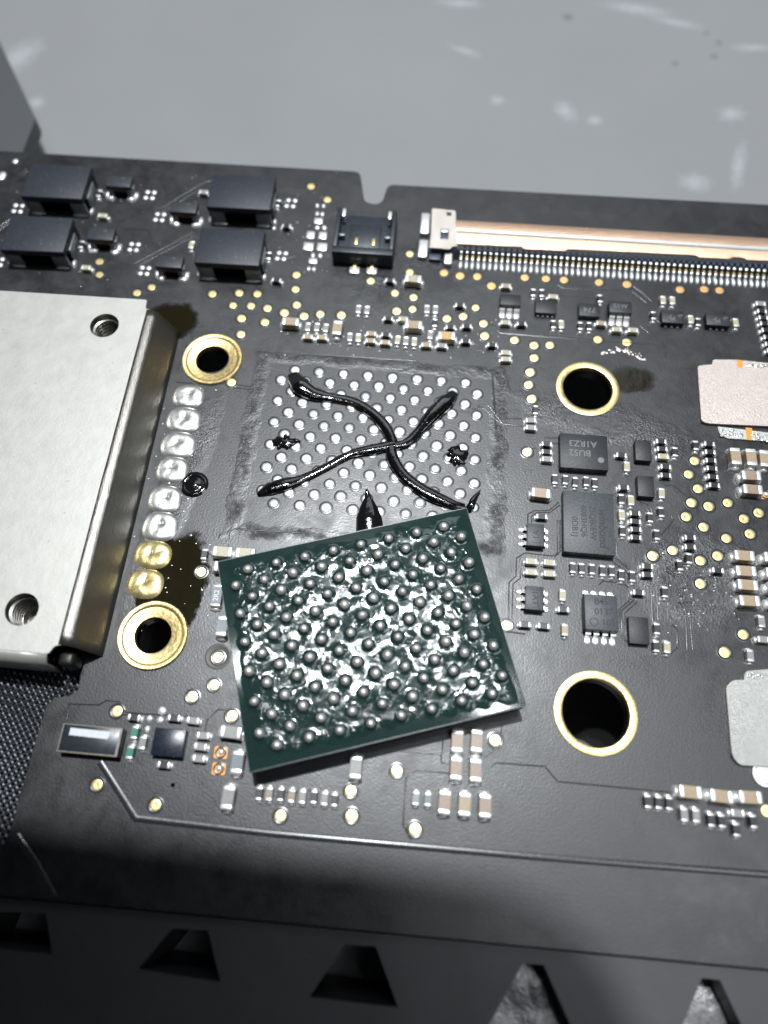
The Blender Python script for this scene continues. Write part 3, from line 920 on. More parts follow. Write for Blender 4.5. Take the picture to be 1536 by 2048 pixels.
for q in ([(62.5, 327), (182, 332), (165, 397), (39, 393)], [(19.5, 432), (146, 433), (127.6, 504), (0, 500)],
          [(425.6, 348.6), (550.6, 354), (541.5, 419), (412.6, 413.8)], [(403, 454), (531, 462), (518, 529.6), (387.8, 527)]):
    inductor(q, 1.4, label='large blue black block inductor on two front legs')
for q in ([(214.8, 350), (265.6, 353), (260, 374), (209.6, 372)], [(177, 454.5), (231.8, 456), (224, 480.5), (173, 478)],
          [(343.8, 402), (395.8, 405), (392, 426), (338.5, 423)], [(313.8, 510.5), (367, 512), (363, 536.5), (310, 532.6)]):
    inductor(q, 0.9, True, 'small grey block inductor with silver solder feet')


# ------------------------------------------------------------------ lettering
def text_mesh(s, size, mat, bold=0.0, shear=0.0):
    cu = bpy.data.curves.new('lettering', 'FONT')
    cu.body = s
    cu.size = size * MM * 1000
    cu.align_x = 'CENTER'
    cu.align_y = 'CENTER'
    cu.offset = bold
    cu.shear = shear
    cu.resolution_u = 3
    ob = bpy.data.objects.new('lettering_tmp', cu)
    scene.collection.objects.link(ob)
    dg = bpy.context.evaluated_depsgraph_get()
    me = bpy.data.meshes.new_from_object(ob.evaluated_get(dg))
    bpy.data.objects.remove(ob)
    bpy.data.curves.remove(cu)
    me.transform(Matrix.Scale(MM, 4))
    me.materials.clear()
    me.materials.append(M[mat])
    return me


def lettering(parent, s, x, y, z, size, rz, mat='mark', bold=0.0, shear=0.0, stretch=1.0):
    o = part('lettering', text_mesh(s, size, mat, bold, shear), (x, y, z), rz, parent=parent)
    o.scale = (stretch, 1, 1)
    return o


# ------------------------------------------------------------------ integrated circuits
def ic(q, H, mat='icblack', bv=0.04, label=None, top=1.0, foot=True):
    if len(q) == 2:
        (u0, v0), (u1, v1) = q
        a, b = W((u0 + u1) / 2, v0, H), W((u0 + u1) / 2, v1, H)
        c, d = W(u0, (v0 + v1) / 2, H), W(u1, (v0 + v1) / 2, H)
        cx, cy = (c[0] + d[0]) / 2, (a[1] + b[1]) / 2
        sx, sy, rz = d[0] - c[0], a[1] - b[1], 0.0
    else:
        cx, cy, sx, sy, rz = corner_box(q, H)
    o = part('integrated_circuit', MB().rbox(0, 0, 0.05, sx, sy, H - 0.05, bv, 2, top).mesh('package', mat), (cx, cy, 0.0), rz * 0.3, label)
    if foot:
        part('underside', MB().rbox(0, 0, 0.004, sx * 0.92, sy * 0.92, 0.06, 0.0).mesh('underside', 'black'), parent=o)
    return o, cx, cy, sx, sy


def leads(o, pts, w_, l_, z=0.12, out=-1, axis='y', mat='tin'):
    """flat gull-wing leads; pts are local xy of the lead root, out the way they point"""
    for x, y in pts:
        mbl = MB()
        if axis == 'y':
            prof = [(0, z + 0.10), (l_ * 0.35, z + 0.09), (l_ * 0.55, 0.03), (l_, 0.02)]
            for (a, za), (b, zb) in zip(prof[:-1], prof[1:]):
                mbl.add([(x - w_ / 2, y + out * a, za - 0.06), (x + w_ / 2, y + out * a, za - 0.06), (x + w_ / 2, y + out * b, zb - 0.02), (x - w_ / 2, y + out * b, zb - 0.02),
                         (x - w_ / 2, y + out * a, za), (x + w_ / 2, y + out * a, za), (x + w_ / 2, y + out * b, zb + 0.04), (x - w_ / 2, y + out * b, zb + 0.04)],
                        [(0, 1, 2, 3), (4, 7, 6, 5), (0, 4, 5, 1), (1, 5, 6, 2), (2, 6, 7, 3), (3, 7, 4, 0)])
            mbl.dome(x, y + out * l_ * 0.95, 0, w_ * 0.62, l_ * 0.35, 0.07, 12, 3, 0.1)
        else:
            prof = [(0, z + 0.10), (l_ * 0.35, z + 0.09), (l_ * 0.55, 0.03), (l_, 0.02)]
            for (a, za), (b, zb) in zip(prof[:-1], prof[1:]):
                mbl.add([(x + out * a, y - w_ / 2, za - 0.06), (x + out * a, y + w_ / 2, za - 0.06), (x + out * b, y + w_ / 2, zb - 0.02), (x + out * b, y - w_ / 2, zb - 0.02),
                         (x + out * a, y - w_ / 2, za), (x + out * a, y + w_ / 2, za), (x + out * b, y + w_ / 2, zb + 0.04), (x + out * b, y - w_ / 2, zb + 0.04)],
                        [(0, 1, 2, 3), (4, 7, 6, 5), (0, 4, 5, 1), (1, 5, 6, 2), (2, 6, 7, 3), (3, 7, 4, 0)])
            mbl.dome(x + out * l_ * 0.9, y, 0, l_ * 0.45, w_ * 0.62, 0.08, 12, 3, 0.1)
        me = mbl.mesh('lead', mat, ang=40)
        bm = bmesh.new()
        bm.from_mesh(me)
        bmesh.ops.recalc_face_normals(bm, faces=bm.faces)
        bm.to_mesh(me)
        bm.free()
        part('lead', me, parent=o)


# three-legged transistors and small square packages along the ribbon connector
o, cx, cy, sx, sy = ic([(1000.5, 588.8), (1041.6, 610)], 0.5, 'icblack', label='square black transistor on three wide silver legs, the one with a plain top')
leads(o, [(-0.42, -sy / 2), (0, -sy / 2), (0.42, -sy / 2)], 0.32, 0.50)
part('tab', MB().rbox(0, sy / 2 + 0.06, 0.01, sx * 0.9, 0.18, 0.10, 0.03, 1).mesh('tab', 'ferleg'), parent=o)
part('bevel_strip', MB().rbox(0, -sy / 2 + 0.02, 0.33, sx * 0.9, 0.05, 0.07, 0.02, 1).mesh('bevel_strip', 'mark'), parent=o)
o, cx, cy, sx, sy = ic([(1218.6, 602.5), (1263.7, 625)], 0.5, 'icblack', label='square black transistor on three wide silver legs, marked with faint letters')
leads(o, [(-0.42, -sy / 2), (0, -sy / 2), (0.42, -sy / 2)], 0.32, 0.50)
part('bevel_strip', MB().rbox(0, -sy / 2 + 0.02, 0.33, sx * 0.9, 0.05, 0.07, 0.02, 1).mesh('bevel_strip', 'mark'), parent=o)
lettering(o, 'S1W', 0, 0.05, 0.502, 0.42, 0, 'mark')
o, cx, cy, sx, sy = ic([(1070.9, 598.6), (1112.9, 626)], 0.36, 'icblack', label='flat black leadless chip with four tiny contacts on its front')
for k in range(4):
    part('contact', MB().rbox(-0.42 + 0.28 * k, -sy / 2 - 0.02, 0.01, 0.14, 0.16, 0.12, 0.03, 1).mesh('contact', 'ferleg'), parent=o)
o, cx, cy, sx, sy = ic([(1157.8, 606.4), (1199.8, 632)], 0.36, 'icblack', label='flat black leadless chip with three short tick marks')
lettering(o, '774', 0.02, 0, 0.363, 0.5, math.pi, 'mark')
for q, lb in (([(1324, 621.9), (1368, 645.5)], 'black diode package with upside down letters between two solder dots and a capacitor, first of the pair'),
              ([(1413, 627), (1459.7, 650.5)], 'black diode package with upside down letters, next to the right hand capacitor of the pair')):
    o, cx, cy, sx, sy = ic(q, 0.42, 'icblack', 0.03, label='black diode package with upside down letters')
    lettering(o, 'PJ-', -0.1, -0.08, 0.423, 0.42, math.pi, 'mark')
    lettering(o, 'N', 0.42, 0.12, 0.423, 0.34, math.pi + 0.9, 'mark')
    for k in range(3):
        part('contact', MB().rbox(-0.35 + 0.35 * k, -sy / 2 - 0.02, 0.01, 0.16, 0.14, 0.10, 0.03, 1).mesh('contact', 'ferleg'), parent=o)
# the square chip with two lines of print
o, cx, cy, sx, sy = ic([(1120.8, 867), (1214.6, 870.5), (1216.5, 940.6), (1119.8, 934.5)], 0.5, 'icblack', 0.03, label='square black chip with two upside down lines of grey print and a dot')
tx, ty = W(1165.7, 887, .5)
lettering(o, 'A1RZ3', tx - cx, ty - cy, 0.503, 0.52, math.pi, 'mark', 0.004)
tx, ty = W(1160, 905, .5)
lettering(o, 'BU52', tx - cx, ty - cy, 0.503, 0.52, math.pi, 'mark', 0.004)
tx, ty = W(1202, 920.5, .5)
part('pin_one_dot', MB().lathe([(0.001, 0.004), (0.15, 0.004), (0.17, 0)], 20).mesh('pin_one_dot', 'mark'), (tx - cx, ty - cy, 0.50), parent=o)
# memory chip with sideways print
o, cx, cy, sx, sy = ic([(1126.7, 980.5), (1227, 988), (1230, 1111.7), (1127, 1102.5)], 0.52, 'icgrey', 0.03, label='rectangular grey topped memory chip with dark print running sideways')
lettering(o, 'winbond', 0.72, -0.25, 0.523, 0.62, -math.pi / 2, 'markdark', 0.014, 0.25)
lettering(o, '25Q80EW', 0.20, 0.0, 0.523, 0.44, -math.pi / 2, 'markdark', 0.003)
lettering(o, '6083HQ6', -0.26, 0.05, 0.523, 0.44, -math.pi / 2, 'markdark', 0.003)
lettering(o, '0DB1J', -0.72, -0.3, 0.523, 0.44, -math.pi / 2, 'markdark', 0.003)
# six-legged chips
for q, s, rz, lb in (([(1054, 1047), (1088.9, 1092)], '1A', math.pi / 2, 'small six legged grey chip beside the memory chip, marked 1A'),
                     ([(1050.5, 1172), (1087.7, 1220)], '1AT', -math.pi / 2, 'small six legged grey chip, marked 1AT, below four olive capacitors')):
    o, cx, cy, sx, sy = ic(q, 0.5, 'icgrey', 0.05, label=lb)
    for k in (-1, 0, 1):
        leads(o, [(-sx / 2, k * 0.40)], 0.20, 0.32, out=-1, axis='x')
        leads(o, [(sx / 2, k * 0.40)], 0.20, 0.26, out=1, axis='x')
    lettering(o, s, 0.02, 0.0, 0.503, 0.44, rz, 'markdark', 0.004)
    part('pin_one_bar', MB().rbox(0, -0.42 if s == '1A' else 0.42, 0, 0.45, 0.03, 0.003, 0).mesh('pin_one_bar', 'markdark'), (0, 0, 0.5), parent=o)
# eight-legged chip
o, cx, cy, sx, sy = ic([(1168.7, 1188.5), (1235, 1190.5), (1237, 1262.8), (1169.7, 1260)], 0.6, 'icgrey', 0.07, label='eight legged grey chip with three lines of print')
xs = [-0.60, -0.20, 0.22, 0.62]
leads(o, [(x, sy / 2) for x in xs], 0.26, 0.30, 0.2, 1)
leads(o, [(x, -sy / 2) for x in xs], 0.26, 0.46, 0.2, -1)
for s, u, v in (('B45', 1203, 1203.5), ('0137', 1207.8, 1224), ('105', 1217, 1246)):
    tx, ty = W(u, v, .6)
    lettering(o, s, tx - cx, ty - cy, 0.603, 0.46, 0.02, 'markdark', 0.006)
tx, ty = W(1188, 1243.5, .6)
part('round_logo', MB().lathe([(0.17, 0.0), (0.17, 0.003), (0.21, 0.003), (0.21, 0)], 28).mesh('round_logo', 'markdark'), (tx - cx, ty - cy, 0.601), parent=o)
# plain dark packages
for q, H, mat, lb in (([(1270.8, 880.8), (1302.7, 921)], 0.42, 'icblack', 'plain dark square chip between a resistor pair and an olive capacitor'),
                      ([(1275.4, 951.6), (1308.7, 993)], 0.42, 'icblack', 'plain dark chip with a rough top above two curved traces'),
                      ([(1258, 1234), (1298, 1288)], 0.36, 'icblack', 'plain dark chip beside the eight legged chip')):
    ic(q, H, mat, 0.03, label=lb)
o, cx, cy, sx, sy = ic([(306.7, 1455), (371, 1459.5), (364.5, 1515), (303.5, 1510)], 0.45, 'icblue', 0.03, label='glossy blue black square chip near the wire mesh')
lettering(o, 'J', 0.0, 0.30, 0.453, 0.3, math.pi, 'markdark')
# crystal with the white stripe
cx, cy, sx, sy, rz = corner_box([(125.4, 1445.4), (246, 1457), (233.8, 1514), (114, 1503.8)], 0.6)
o = part('crystal_oscillator', MB().rbox(0, 0, 0.15, sx, sy, 0.45, 0.03, 2).mesh('crystal_lid', simple('dark_glass_lid', (0.022, 0.028, 0.034), 0.1, 0.33, 0.2, 3)), (cx, cy, 0), rz * 0.6,
         'dark rectangular crystal with a white stripe on its lid')
part('ceramic_base', MB().rbox(0.02, -0.02, 0.01, sx * 0.97, sy * 0.97, 0.16, 0.02, 1).mesh('ceramic_base', 'black'), parent=o)
fr = MB().prism([(-sx / 2 + .01, -sy / 2 + .01), (sx / 2 - .01, -sy / 2 + .01), (sx / 2 - .01, sy / 2 - .01), (-sx / 2 + .01, sy / 2 - .01)], 0.585, 0.606,
                [[(-sx / 2 + .06, -sy / 2 + .06), (sx / 2 - .12, -sy / 2 + .06), (sx / 2 - .12, sy / 2 - .05), (-sx / 2 + .06, sy / 2 - .05)]])
part('seal_frame', fr.mesh('seal_frame', simple('seal_metal', (0.24, 0.22, 0.18), 0.6, 0.4)), parent=o)
tx, ty = W(178.8, 1467, 0.6)
part('white_stripe', MB().prism([(-0.92, -0.15), (0.88, -0.17), (0.93, -0.05), (0.93, 0.17), (-0.92, 0.17)], 0, 0.006).mesh('white_stripe', 'white'), (tx - cx, ty - cy, 0.602), -0.01, parent=o)
lettering(rs, '2R2', 0, 0, 0.385, 0.36, 0, 'white', 0.006)


# ------------------------------------------------------------------ three-contact socket near the notch
def quadw(pts, z):
    return [W(u, v, z) for u, v in pts]


HS = 1.1
a = np.array(quadw([(674, 413), (793, 419.6), (787, 510), (665, 503)], HS))
cx, cy = a.mean(0)
sx = float(np.linalg.norm(a[1] - a[0]) + np.linalg.norm(a[2] - a[3])) / 2
sy = float(np.linalg.norm(a[3] - a[0]) + np.linalg.norm(a[2] - a[1])) / 2
base = MB().rbox(0, 0, 0.02, sx, sy, 0.42, 0.04, 2)
sock = part('socket', base.mesh('socket_floor', 'navy'), (cx, cy, 0), 0.0, 'open black plastic socket with two gold contacts beside the edge notch')
wt = 0.36
part('front_wall', MB().rbox(0, -sy / 2 + 0.24, 0.42, sx, 0.48, HS - 0.42, 0.05, 2).mesh('front_wall', 'navy'), parent=sock)
for s in (-1, 1):
    part('side_wall', MB().rbox(s * (sx / 2 - 0.13), 0.22, 0.42, 0.26, sy - 0.5, HS - 0.42, 0.05, 2).mesh('side_wall', 'navy'), parent=sock)
    part('clip', MB().rbox(s * (sx / 2 - 0.42), sy / 2 - 0.42, 0.40, 0.22, 0.62, HS - 0.40, 0.06, 2).mesh('clip', 'tin'), parent=sock)
    part('slot', MB().rbox(s * (sx / 2 - 0.42), 0.05, 0.41, 0.34, 1.3, 0.02, 0).mesh('slot', 'black'), parent=sock)
    part('latch_tooth', MB().rbox(s * (sx / 2 - 0.44), -0.16, 0.43, 0.36, 0.16, 0.40, 0.05, 2).mesh('latch_tooth', 'ferleg'), parent=sock)
for u, v in ((712.5, 484), (747, 486)):
    x, y = W(u, v, 0.6)
    part('contact', MB().rbox(x - cx, y - cy + 0.06, 0.42, 0.20, 0.55, 0.24, 0.05, 2).mesh('contact', 'gold'), parent=sock)
    u2 = u - 3
    x2, y2 = W(u2, 533, 0.1)
    part('lead', MB().rbox(x2 - cx, y2 - cy + 0.10, 0.02, 0.24, 0.80, 0.16, 0.05, 2).mesh('lead', 'gold'), parent=sock)
part('tongue', MB().rbox(0, 0.05, 0.42, sx * 0.52, sy * 0.5, 0.16, 0.06, 2).mesh('tongue', 'navy'), parent=sock)

# ------------------------------------------------------------------ ribbon cable connector with copper cover
HC = 0.62


def line_at(pa, pb, x, z):
    (x0, y0), (x1, y1) = W(*pa, z), W(*pb, z)
    return y0 + (y1 - y0) * (x - x0) / (x1 - x0)


xa, xb = W(912, 462, HC)[0], 32.0


def ytop(x):
    return line_at((912.6, 439.8), (1536, 476), x, HC)


def ybot(x):
    return line_at((917, 486.6), (1536, 516.5), x, HC)


def yrid(x):
    return line_at((914, 461), (1536, 499), x, HC)


# housing
hs = MB()
x0, x1 = xa - 1.35, xb
hs.add([(x0, ytop(x0) - 0.1, 0.0), (x1, ytop(x1) - 0.1, 0.0), (x1, ybot(x1) - 0.75, 0.0), (x0, ybot(x0) - 0.75, 0.0),
        (x0, ytop(x0) - 0.1, HC - 0.1), (x1, ytop(x1) - 0.1, HC - 0.1), (x1, ybot(x1) - 0.40, HC - 0.1), (x0, ybot(x0) - 0.40, HC - 0.1)],
       [(0, 1, 5, 4), (1, 2, 6, 5), (2, 3, 7, 6), (3, 0, 4, 7), (4, 5, 6, 7)])
conn = part('ribbon_connector', hs.mesh('connector_housing', 'navy'), (0, 0, 0.002), 0, 'long ribbon cable connector with a copper coloured cover and a row of silver pins')
# cover: two flats with a rolled ridge, stepped lower edge
cv = MB()
xs = np.linspace(xa, xb, 140)


def tabstep(x):
    t = 0.0
    for a_, b_ in ((W(1047, 495, HC)[0], W(1136, 498, HC)[0]), (W(1398, 512, HC)[0], W(1462, 515, HC)[0]), (W(1490, 520, HC)[0], 40)):
        if a_ < x < b_:
            t = 0.16
    return t


prof = []
for x in xs:
    yt, yr, yb = ytop(x), yrid(x), ybot(x) - tabstep(x)
    prof.append([(x, yt, 0.10), (x, yt, HC - 0.02), (x, yt - 0.04, HC), (x, yr + 0.20, HC), (x, yr + 0.15, HC - 0.05), (x, yr + 0.11, HC + 0.02), (x, yr + 0.03, HC + 0.09), (x, yr - 0.05, HC + 0.07),
                 (x, yr - 0.13, HC), (x, yb + 0.05, HC), (x, yb, HC - 0.02), (x, yb, HC - 0.10)])
k = len(prof[0])
cv.add([p for r in prof for p in r], [(i * k + j, i * k + j + 1, (i + 1) * k + j + 1, (i + 1) * k + j) for i in range(len(prof) - 1) for j in range(k - 1)])
me = cv.mesh('cover', 'cover')
me.flip_normals()
part('cover', me, parent=conn)
# bright polished ridge line
rl = MB()
pr = []
for x in xs:
    yr = yrid(x)
    pr.append([(x, yr + 0.15, HC + 0.02), (x, yr + 0.06, HC + 0.11), (x, yr - 0.09, HC + 0.095), (x, yr - 0.17, HC + 0.015)])
rl.add([p for r in pr for p in r], [(i * 4 + j, (i + 1) * 4 + j, (i + 1) * 4 + j + 1, i * 4 + j + 1) for i in range(len(pr) - 1) for j in range(3)])
part('ridge', rl.mesh('ridge', 'tin'), parent=conn)
# latch plate at the end
lq = [(864, 416.5), (911, 421.7), (912, 452), (915, 492.5), (905, 493), (899, 498), (858, 495.5), (862, 470)]
lw_ = rounded(quadw(lq, HC + 0.06), [.12, .12, 0, .03, .03, .03, .08, 0], 3)
sqx, sqy = W(898, 429.6, HC)
wx, wy = W(889, 470, HC)
hole1 = [(sqx + a_, sqy + b_) for a_, b_ in ((-.15, -.15), (.15, -.15), (.15, .15), (-.15, .15))]
hole2 = [(wx + a_, wy + b_) for a_, b_ in ((-.25, -.40), (.25, -.40), (.25, .40), (-.25, .40))]
part('latch_plate', MB().prism(lw_, HC, HC + 0.07, [hole1, hole2]).mesh('latch_plate', 'latch'), parent=conn)
part('window_block', MB().rbox(wx, wy - 0.12, 0.1, 0.48, 0.56, HC - 0.12, 0.05, 2).mesh('window_block', 'navy2'), parent=conn)
part('bent_tongue', MB().rbox(wx, wy + 0.30, HC - 0.08, 0.46, 0.16, 0.14, 0.05, 2).mesh('bent_tongue', 'tin'), parent=conn)
for u, v, w_, h_ in ((850, 453, 17, 40), (846, 503, 18, 34), (896, 517.5, 15, 32)):
    o = land(u, v, w_, h_, 'tin', 0.30, 'solder_tab', False)
    o.parent = conn
o = land(869, 517.5, 24, 14, 'navy2', 0.25, 'plastic_foot', False)
o.parent = conn
# pins
pinm = MB()
pinm.rbox(0, 0.0, 0.30, 0.19, 0.20, 0.14, 0.06, 2)
pinm.rbox(0, -0.34, 0.06, 0.17, 0.22, 0.18, 0.05, 2)
pin_me = pinm.mesh('pin', 'tin')
foot_me = MB().dome(0, 0, 0, 0.105, 0.32, 0.12, 12, 3, 0.08).mesh('pin_foot', 'pad')
neck_me = MB().rbox(0, -0.24, 0.10, 0.15, 0.26, 0.16, 0.04, 1).mesh('pin_neck', 'gold')
xp0, xp1 = W(923, 503, 0.4)[0], W(1529.6, 540.8, 0.4)[0]
npin = 52
for i in range(npin + 4):
    x = xp0 + (xp1 - xp0) * i / (npin - 1)
    y = line_at((923, 502.6), (1529.6, 540.8), x, 0.4)
    o = part('pin', pin_me, (x, y, 0), parent=conn)
    o2 = part('pin_foot', foot_me, (x, y - 0.70, 0.004), random.gauss(0, .06), parent=conn)
    o3 = part('pin_neck', neck_me, (x, y, 0), parent=conn)
    if i % 1 == 0 and i < npin + 3:
        part('pin_divider', _cache.setdefault('div', MB().rbox(0, 0.24, 0.02, 0.16, 0.30, 0.50, 0.02, 1).mesh('pin_divider', 'navy2')), (x + 0.17, y, 0), parent=conn)

# ------------------------------------------------------------------ broad tinned lands at the right edge
H1 = 0.22
q = [(1395, 731), (1424, 729), (1426, 719), (1475, 719.5), (1600, 733), (1610, 868), (1536, 852), (1416, 846.5), (1403, 842)]
poly = rounded(quadw(q, H1), [.25, .05, .25, 0, 0, 0, 0, .3, .2], 4)
big = part('thermal_land', MB().prism(poly, 0.0, H1).mesh('thermal_land', 'plate_pink'), label='rosy brushed metal land with orange strips')
q = [(1435, 853), (1470, 857), (1600, 873), (1602, 894), (1536, 882), (1455, 876.5), (1440, 870)]
part('lower_tab', MB().prism(rounded(quadw(q, 0.1), [.05, 0, 0, 0, 0, .25, .2], 4), 0, 0.10).mesh('lower_tab', 'plate_grey'), parent=big)
for qq, z in (([(1474, 720), (1486, 721), (1485, 736), (1474, 735)], H1), ([(1491, 855), (1504, 856.5), (1504, 880.5), (1493, 879.5)], 0.1)):
    part('orange_strip', MB().prism(quadw(qq, z), z - 0.03, z + 0.008).mesh('orange_strip', 'orange'), parent=big)
for u, v, w_, h_ in ((1462, 867, 42, 14), (1526, 875, 40, 14), (1515, 733, 44, 12)):
    x, y = W(u, v, 0.1)
    m_ = MB()
    for _ in range(14):
        m_.dome(random.uniform(-.5, .5) * w_ / 38, random.uniform(-.5, .5) * h_ / 34, 0, random.uniform(.05, .16), random.uniform(.04, .10), random.uniform(.02, .06), 9, 3, 0.3)
    part('solder_lump', m_.mesh('solder_lump', 'solder'), (x, y, 0.10 if v > 800 else H1), parent=big)
q = [(1452, 1373), (1466, 1360), (1488, 1360), (1490, 1342), (1540, 1338), (1620, 1345), (1630, 1548), (1536, 1533), (1478, 1530), (1464, 1510)]
big2 = part('thermal_land', MB().prism(rounded(quadw(q, H1), [.25, .2, .04, .2, 0, 0, 0, 0, .3, .3], 4), 0, H1).mesh('thermal_land', 'plate_grey'), label='grey brushed metal land with a rounded solder tab')
x, y = W(1530, 1548, 0.1)
part('lower_tab', MB().lathe([(0.001, 0.06), (0.40, 0.05), (0.46, 0.11), (0.56, 0.11), (0.60, 0.0)], 32).mesh('lower_tab', 'solder'), (x, y, 0), parent=big2)
m_ = MB()
for _ in range(16):
    m_.dome(random.uniform(-.55, .55), random.uniform(-.10, .10), 0, random.uniform(.05, .14), random.uniform(.04, .09), random.uniform(.02, .05), 9, 3, 0.3)
x, y = W(1516, 1351, H1)
part('solder_lump', m_.mesh('solder_lump', 'solder'), (x, y, H1), parent=big2)

# ------------------------------------------------------------------ traces (raised lines under the mask)
TR = [([(983, 648), (1000, 666), (1186, 681)], .09), ([(1205, 682), (1320, 690)], .07), ([(1012, 836.5), (1043, 837.5)], .07), ([(955, 812), (978, 812), (1005, 848), (1046, 853)], .07),
      ([(943, 818), (968, 816.5), (995, 843), (1012, 850)], .06), ([(916, 823), (940, 824)], .06), ([(1090, 875), (1116, 876)], .06), ([(1105, 887), (1117, 888)], .05), ([(1056, 893), (1074, 899)], .05),
      ([(1356, 899), (1375, 916)], .05), ([(1357, 905), (1373, 921)], .05), ([(1356, 927), (1372, 941)], .05), ([(1354, 931), (1369, 944)], .05),
      ([(1320, 960), (1333, 972), (1346, 970), (1379, 998)], .05), ([(1328, 960), (1340, 970)], .05), ([(1345, 974), (1374, 1001)], .05),
      ([(1278, 1003), (1293, 1008), (1302, 1018), (1304, 1028)], .05), ([(1283, 1008), (1296, 1020), (1299, 1030)], .05), ([(1343, 1033), (1346, 1040), (1340, 1050), (1322, 1070)], .05),
      ([(1224, 1122), (1256, 1148)], .05), ([(1230, 1116), (1262, 1142), (1280, 1150)], .05), ([(1232, 1076), (1234, 1112), (1255, 1133)], .05), ([(1331, 1139), (1350, 1155)], .05), ([(1333, 1133), (1351, 1150)], .05),
      ([(1320, 1151), (1338, 1172), (1346, 1188)], .05), ([(1322, 1147), (1341, 1168), (1351, 1187)], .05), ([(1302, 1170), (1305, 1245)], .06), ([(1313, 1175), (1316, 1243)], .06),
      ([(1357, 1204), (1371, 1220), (1374, 1300)], .06), ([(1366, 1205), (1379, 1220), (1385, 1300)], .06), ([(1268, 1200), (1242, 1222), (1244, 1275), (1256, 1285)], .06), ([(1275, 1203), (1250, 1226), (1252, 1270)], .05),
      ([(1262, 1198), (1238, 1219), (1240, 1262)], .05), ([(1343, 1249), (1354, 1258), (1355, 1295), (1340, 1308)], .06), ([(1440, 1120), (1440, 1136)], .05), ([(1447, 1117), (1446, 1136)], .05),
      ([(1055, 1046), (1056, 1028), (1070, 1021), (1098, 1021), (1118, 1004)], .05), ([(1063, 1046), (1064, 1032), (1074, 1025), (1100, 1025), (1120, 1010)], .05), ([(1115, 1040), (1115, 1106), (1105, 1112), (1050, 1106), (1033, 1116), (1032, 1152), (1018, 1165), (1017, 1236)], .05),
      ([(1120, 1040), (1120, 1104), (1109, 1114)], .05), ([(1041, 1112), (1041, 1156), (1026, 1168), (1024, 1238)], .05), ([(1013, 1263), (1050, 1268)], .06), ([(1197, 1170), (1206, 1162), (1245, 1166), (1258, 1175)], .05),
      ([(467, 769), (503, 773)], .05), ([(466, 775), (502, 779)], .05), ([(352, 764), (386, 767)], .05),
      ([(605, 707), (700, 713), (832, 722)], .07), ([(675, 730), (805, 739)], .07), ([(816, 740), (845, 742)], .06), ([(950, 701), (968, 703)], .06), ([(952, 711), (1000, 716)], .06), ([(985, 750), (992, 860)], .08),
      ([(455, 1110), (462, 1065), (470, 1058), (600, 1066)], .07),
      ([(1010, 558), (1035, 559)], .05), ([(1055, 568), (1092, 570)], .06), ([(1115, 570), (1126, 577), (1240, 581)], .06), ([(1142, 569), (1185, 572)], .06), ([(1120, 590), (1190, 597)], .06), ([(1265, 572), (1285, 586), (1303, 603)], .06), ([(1264, 583), (1293, 606)], .06), ([(1260, 590), (1276, 612)], .06),
      ([(1280, 652), (1297, 666)], .05), ([(1312, 640), (1322, 648)], .05), ([(1374, 647), (1382, 655)], .05),
      ([(15, 405), (26, 358), (54, 338)], .05), ([(22, 385), (30, 360), (56, 343)], .05), ([(0, 452), (22, 437)], .06), ([(0, 460), (20, 444)], .06),
      ([(300, 418), (325, 416), (400, 369), (425, 361)], .035), ([(305, 424), (328, 423), (402, 377)], .035), ([(270, 527), (295, 514), (385, 465)], .035), ([(274, 534), (298, 521), (388, 472)], .035),
      ([(195, 349), (325, 357)], .05), ([(155, 455), (175, 457)], .05), ([(240, 457), (296, 461), (303, 480), (290, 498)], .05), ([(330, 372), (333, 392)], .05),
      ([(553, 378), (618, 382)], .05), ([(552, 384), (612, 388)], .05), ([(545, 478), (587, 481)], .05), ([(547, 484), (585, 487)], .05), ([(575, 517), (592, 512)], .05), ([(750, 557), (766, 559)], .05), ([(750, 566), (765, 567)], .05),
      ([(133, 1443), (138, 1408), (197, 1410), (213, 1401), (238, 1403), (250, 1424), (286, 1428), (320, 1430), (390, 1434)], .05), ([(232, 1440), (245, 1429), (262, 1431)], .05),
      ([(465, 1421), (436, 1419), (414, 1440), (408, 1475)], .05),
      ([(800, 1502), (884, 1509), (886, 1475)], .05), ([(882, 1510), (883, 1526), (905, 1530)], .05), ([(905, 1548), (832, 1540), (812, 1556), (806, 1650), (822, 1680)], .05),
      ([(972, 1540), (992, 1526), (1010, 1527), (1090, 1533), (1115, 1563), (1365, 1587)], .05), ([(958, 1522), (1000, 1490), (1004, 1450)], .05), ([(540, 1605), (552, 1612)], .04), ([(572, 1585), (615, 1580), (660, 1590)], .05)]
for pts, w_ in TR:
    part('trace', MB().ribbon([W(*p) for p in pts], w_ * 1.3, 0.021, 0.0).mesh('trace', 'trace', ang=60), (0, 0, 0.001))
# stepped edge of the covering film along the lower side
for pts, w_ in (([(200, 1524), (271, 1637), (540, 1667), (760, 1687), (1063, 1713), (1536, 1749), (1700, 1763)], .30), ([(33, 1670), (70, 1725), (108, 1795)], .30)):
    part('film_edge', MB().ribbon([W(*p) for p in pts], w_, 0.03).mesh('film_edge', 'trace', ang=60), (0, 0, 0.001))

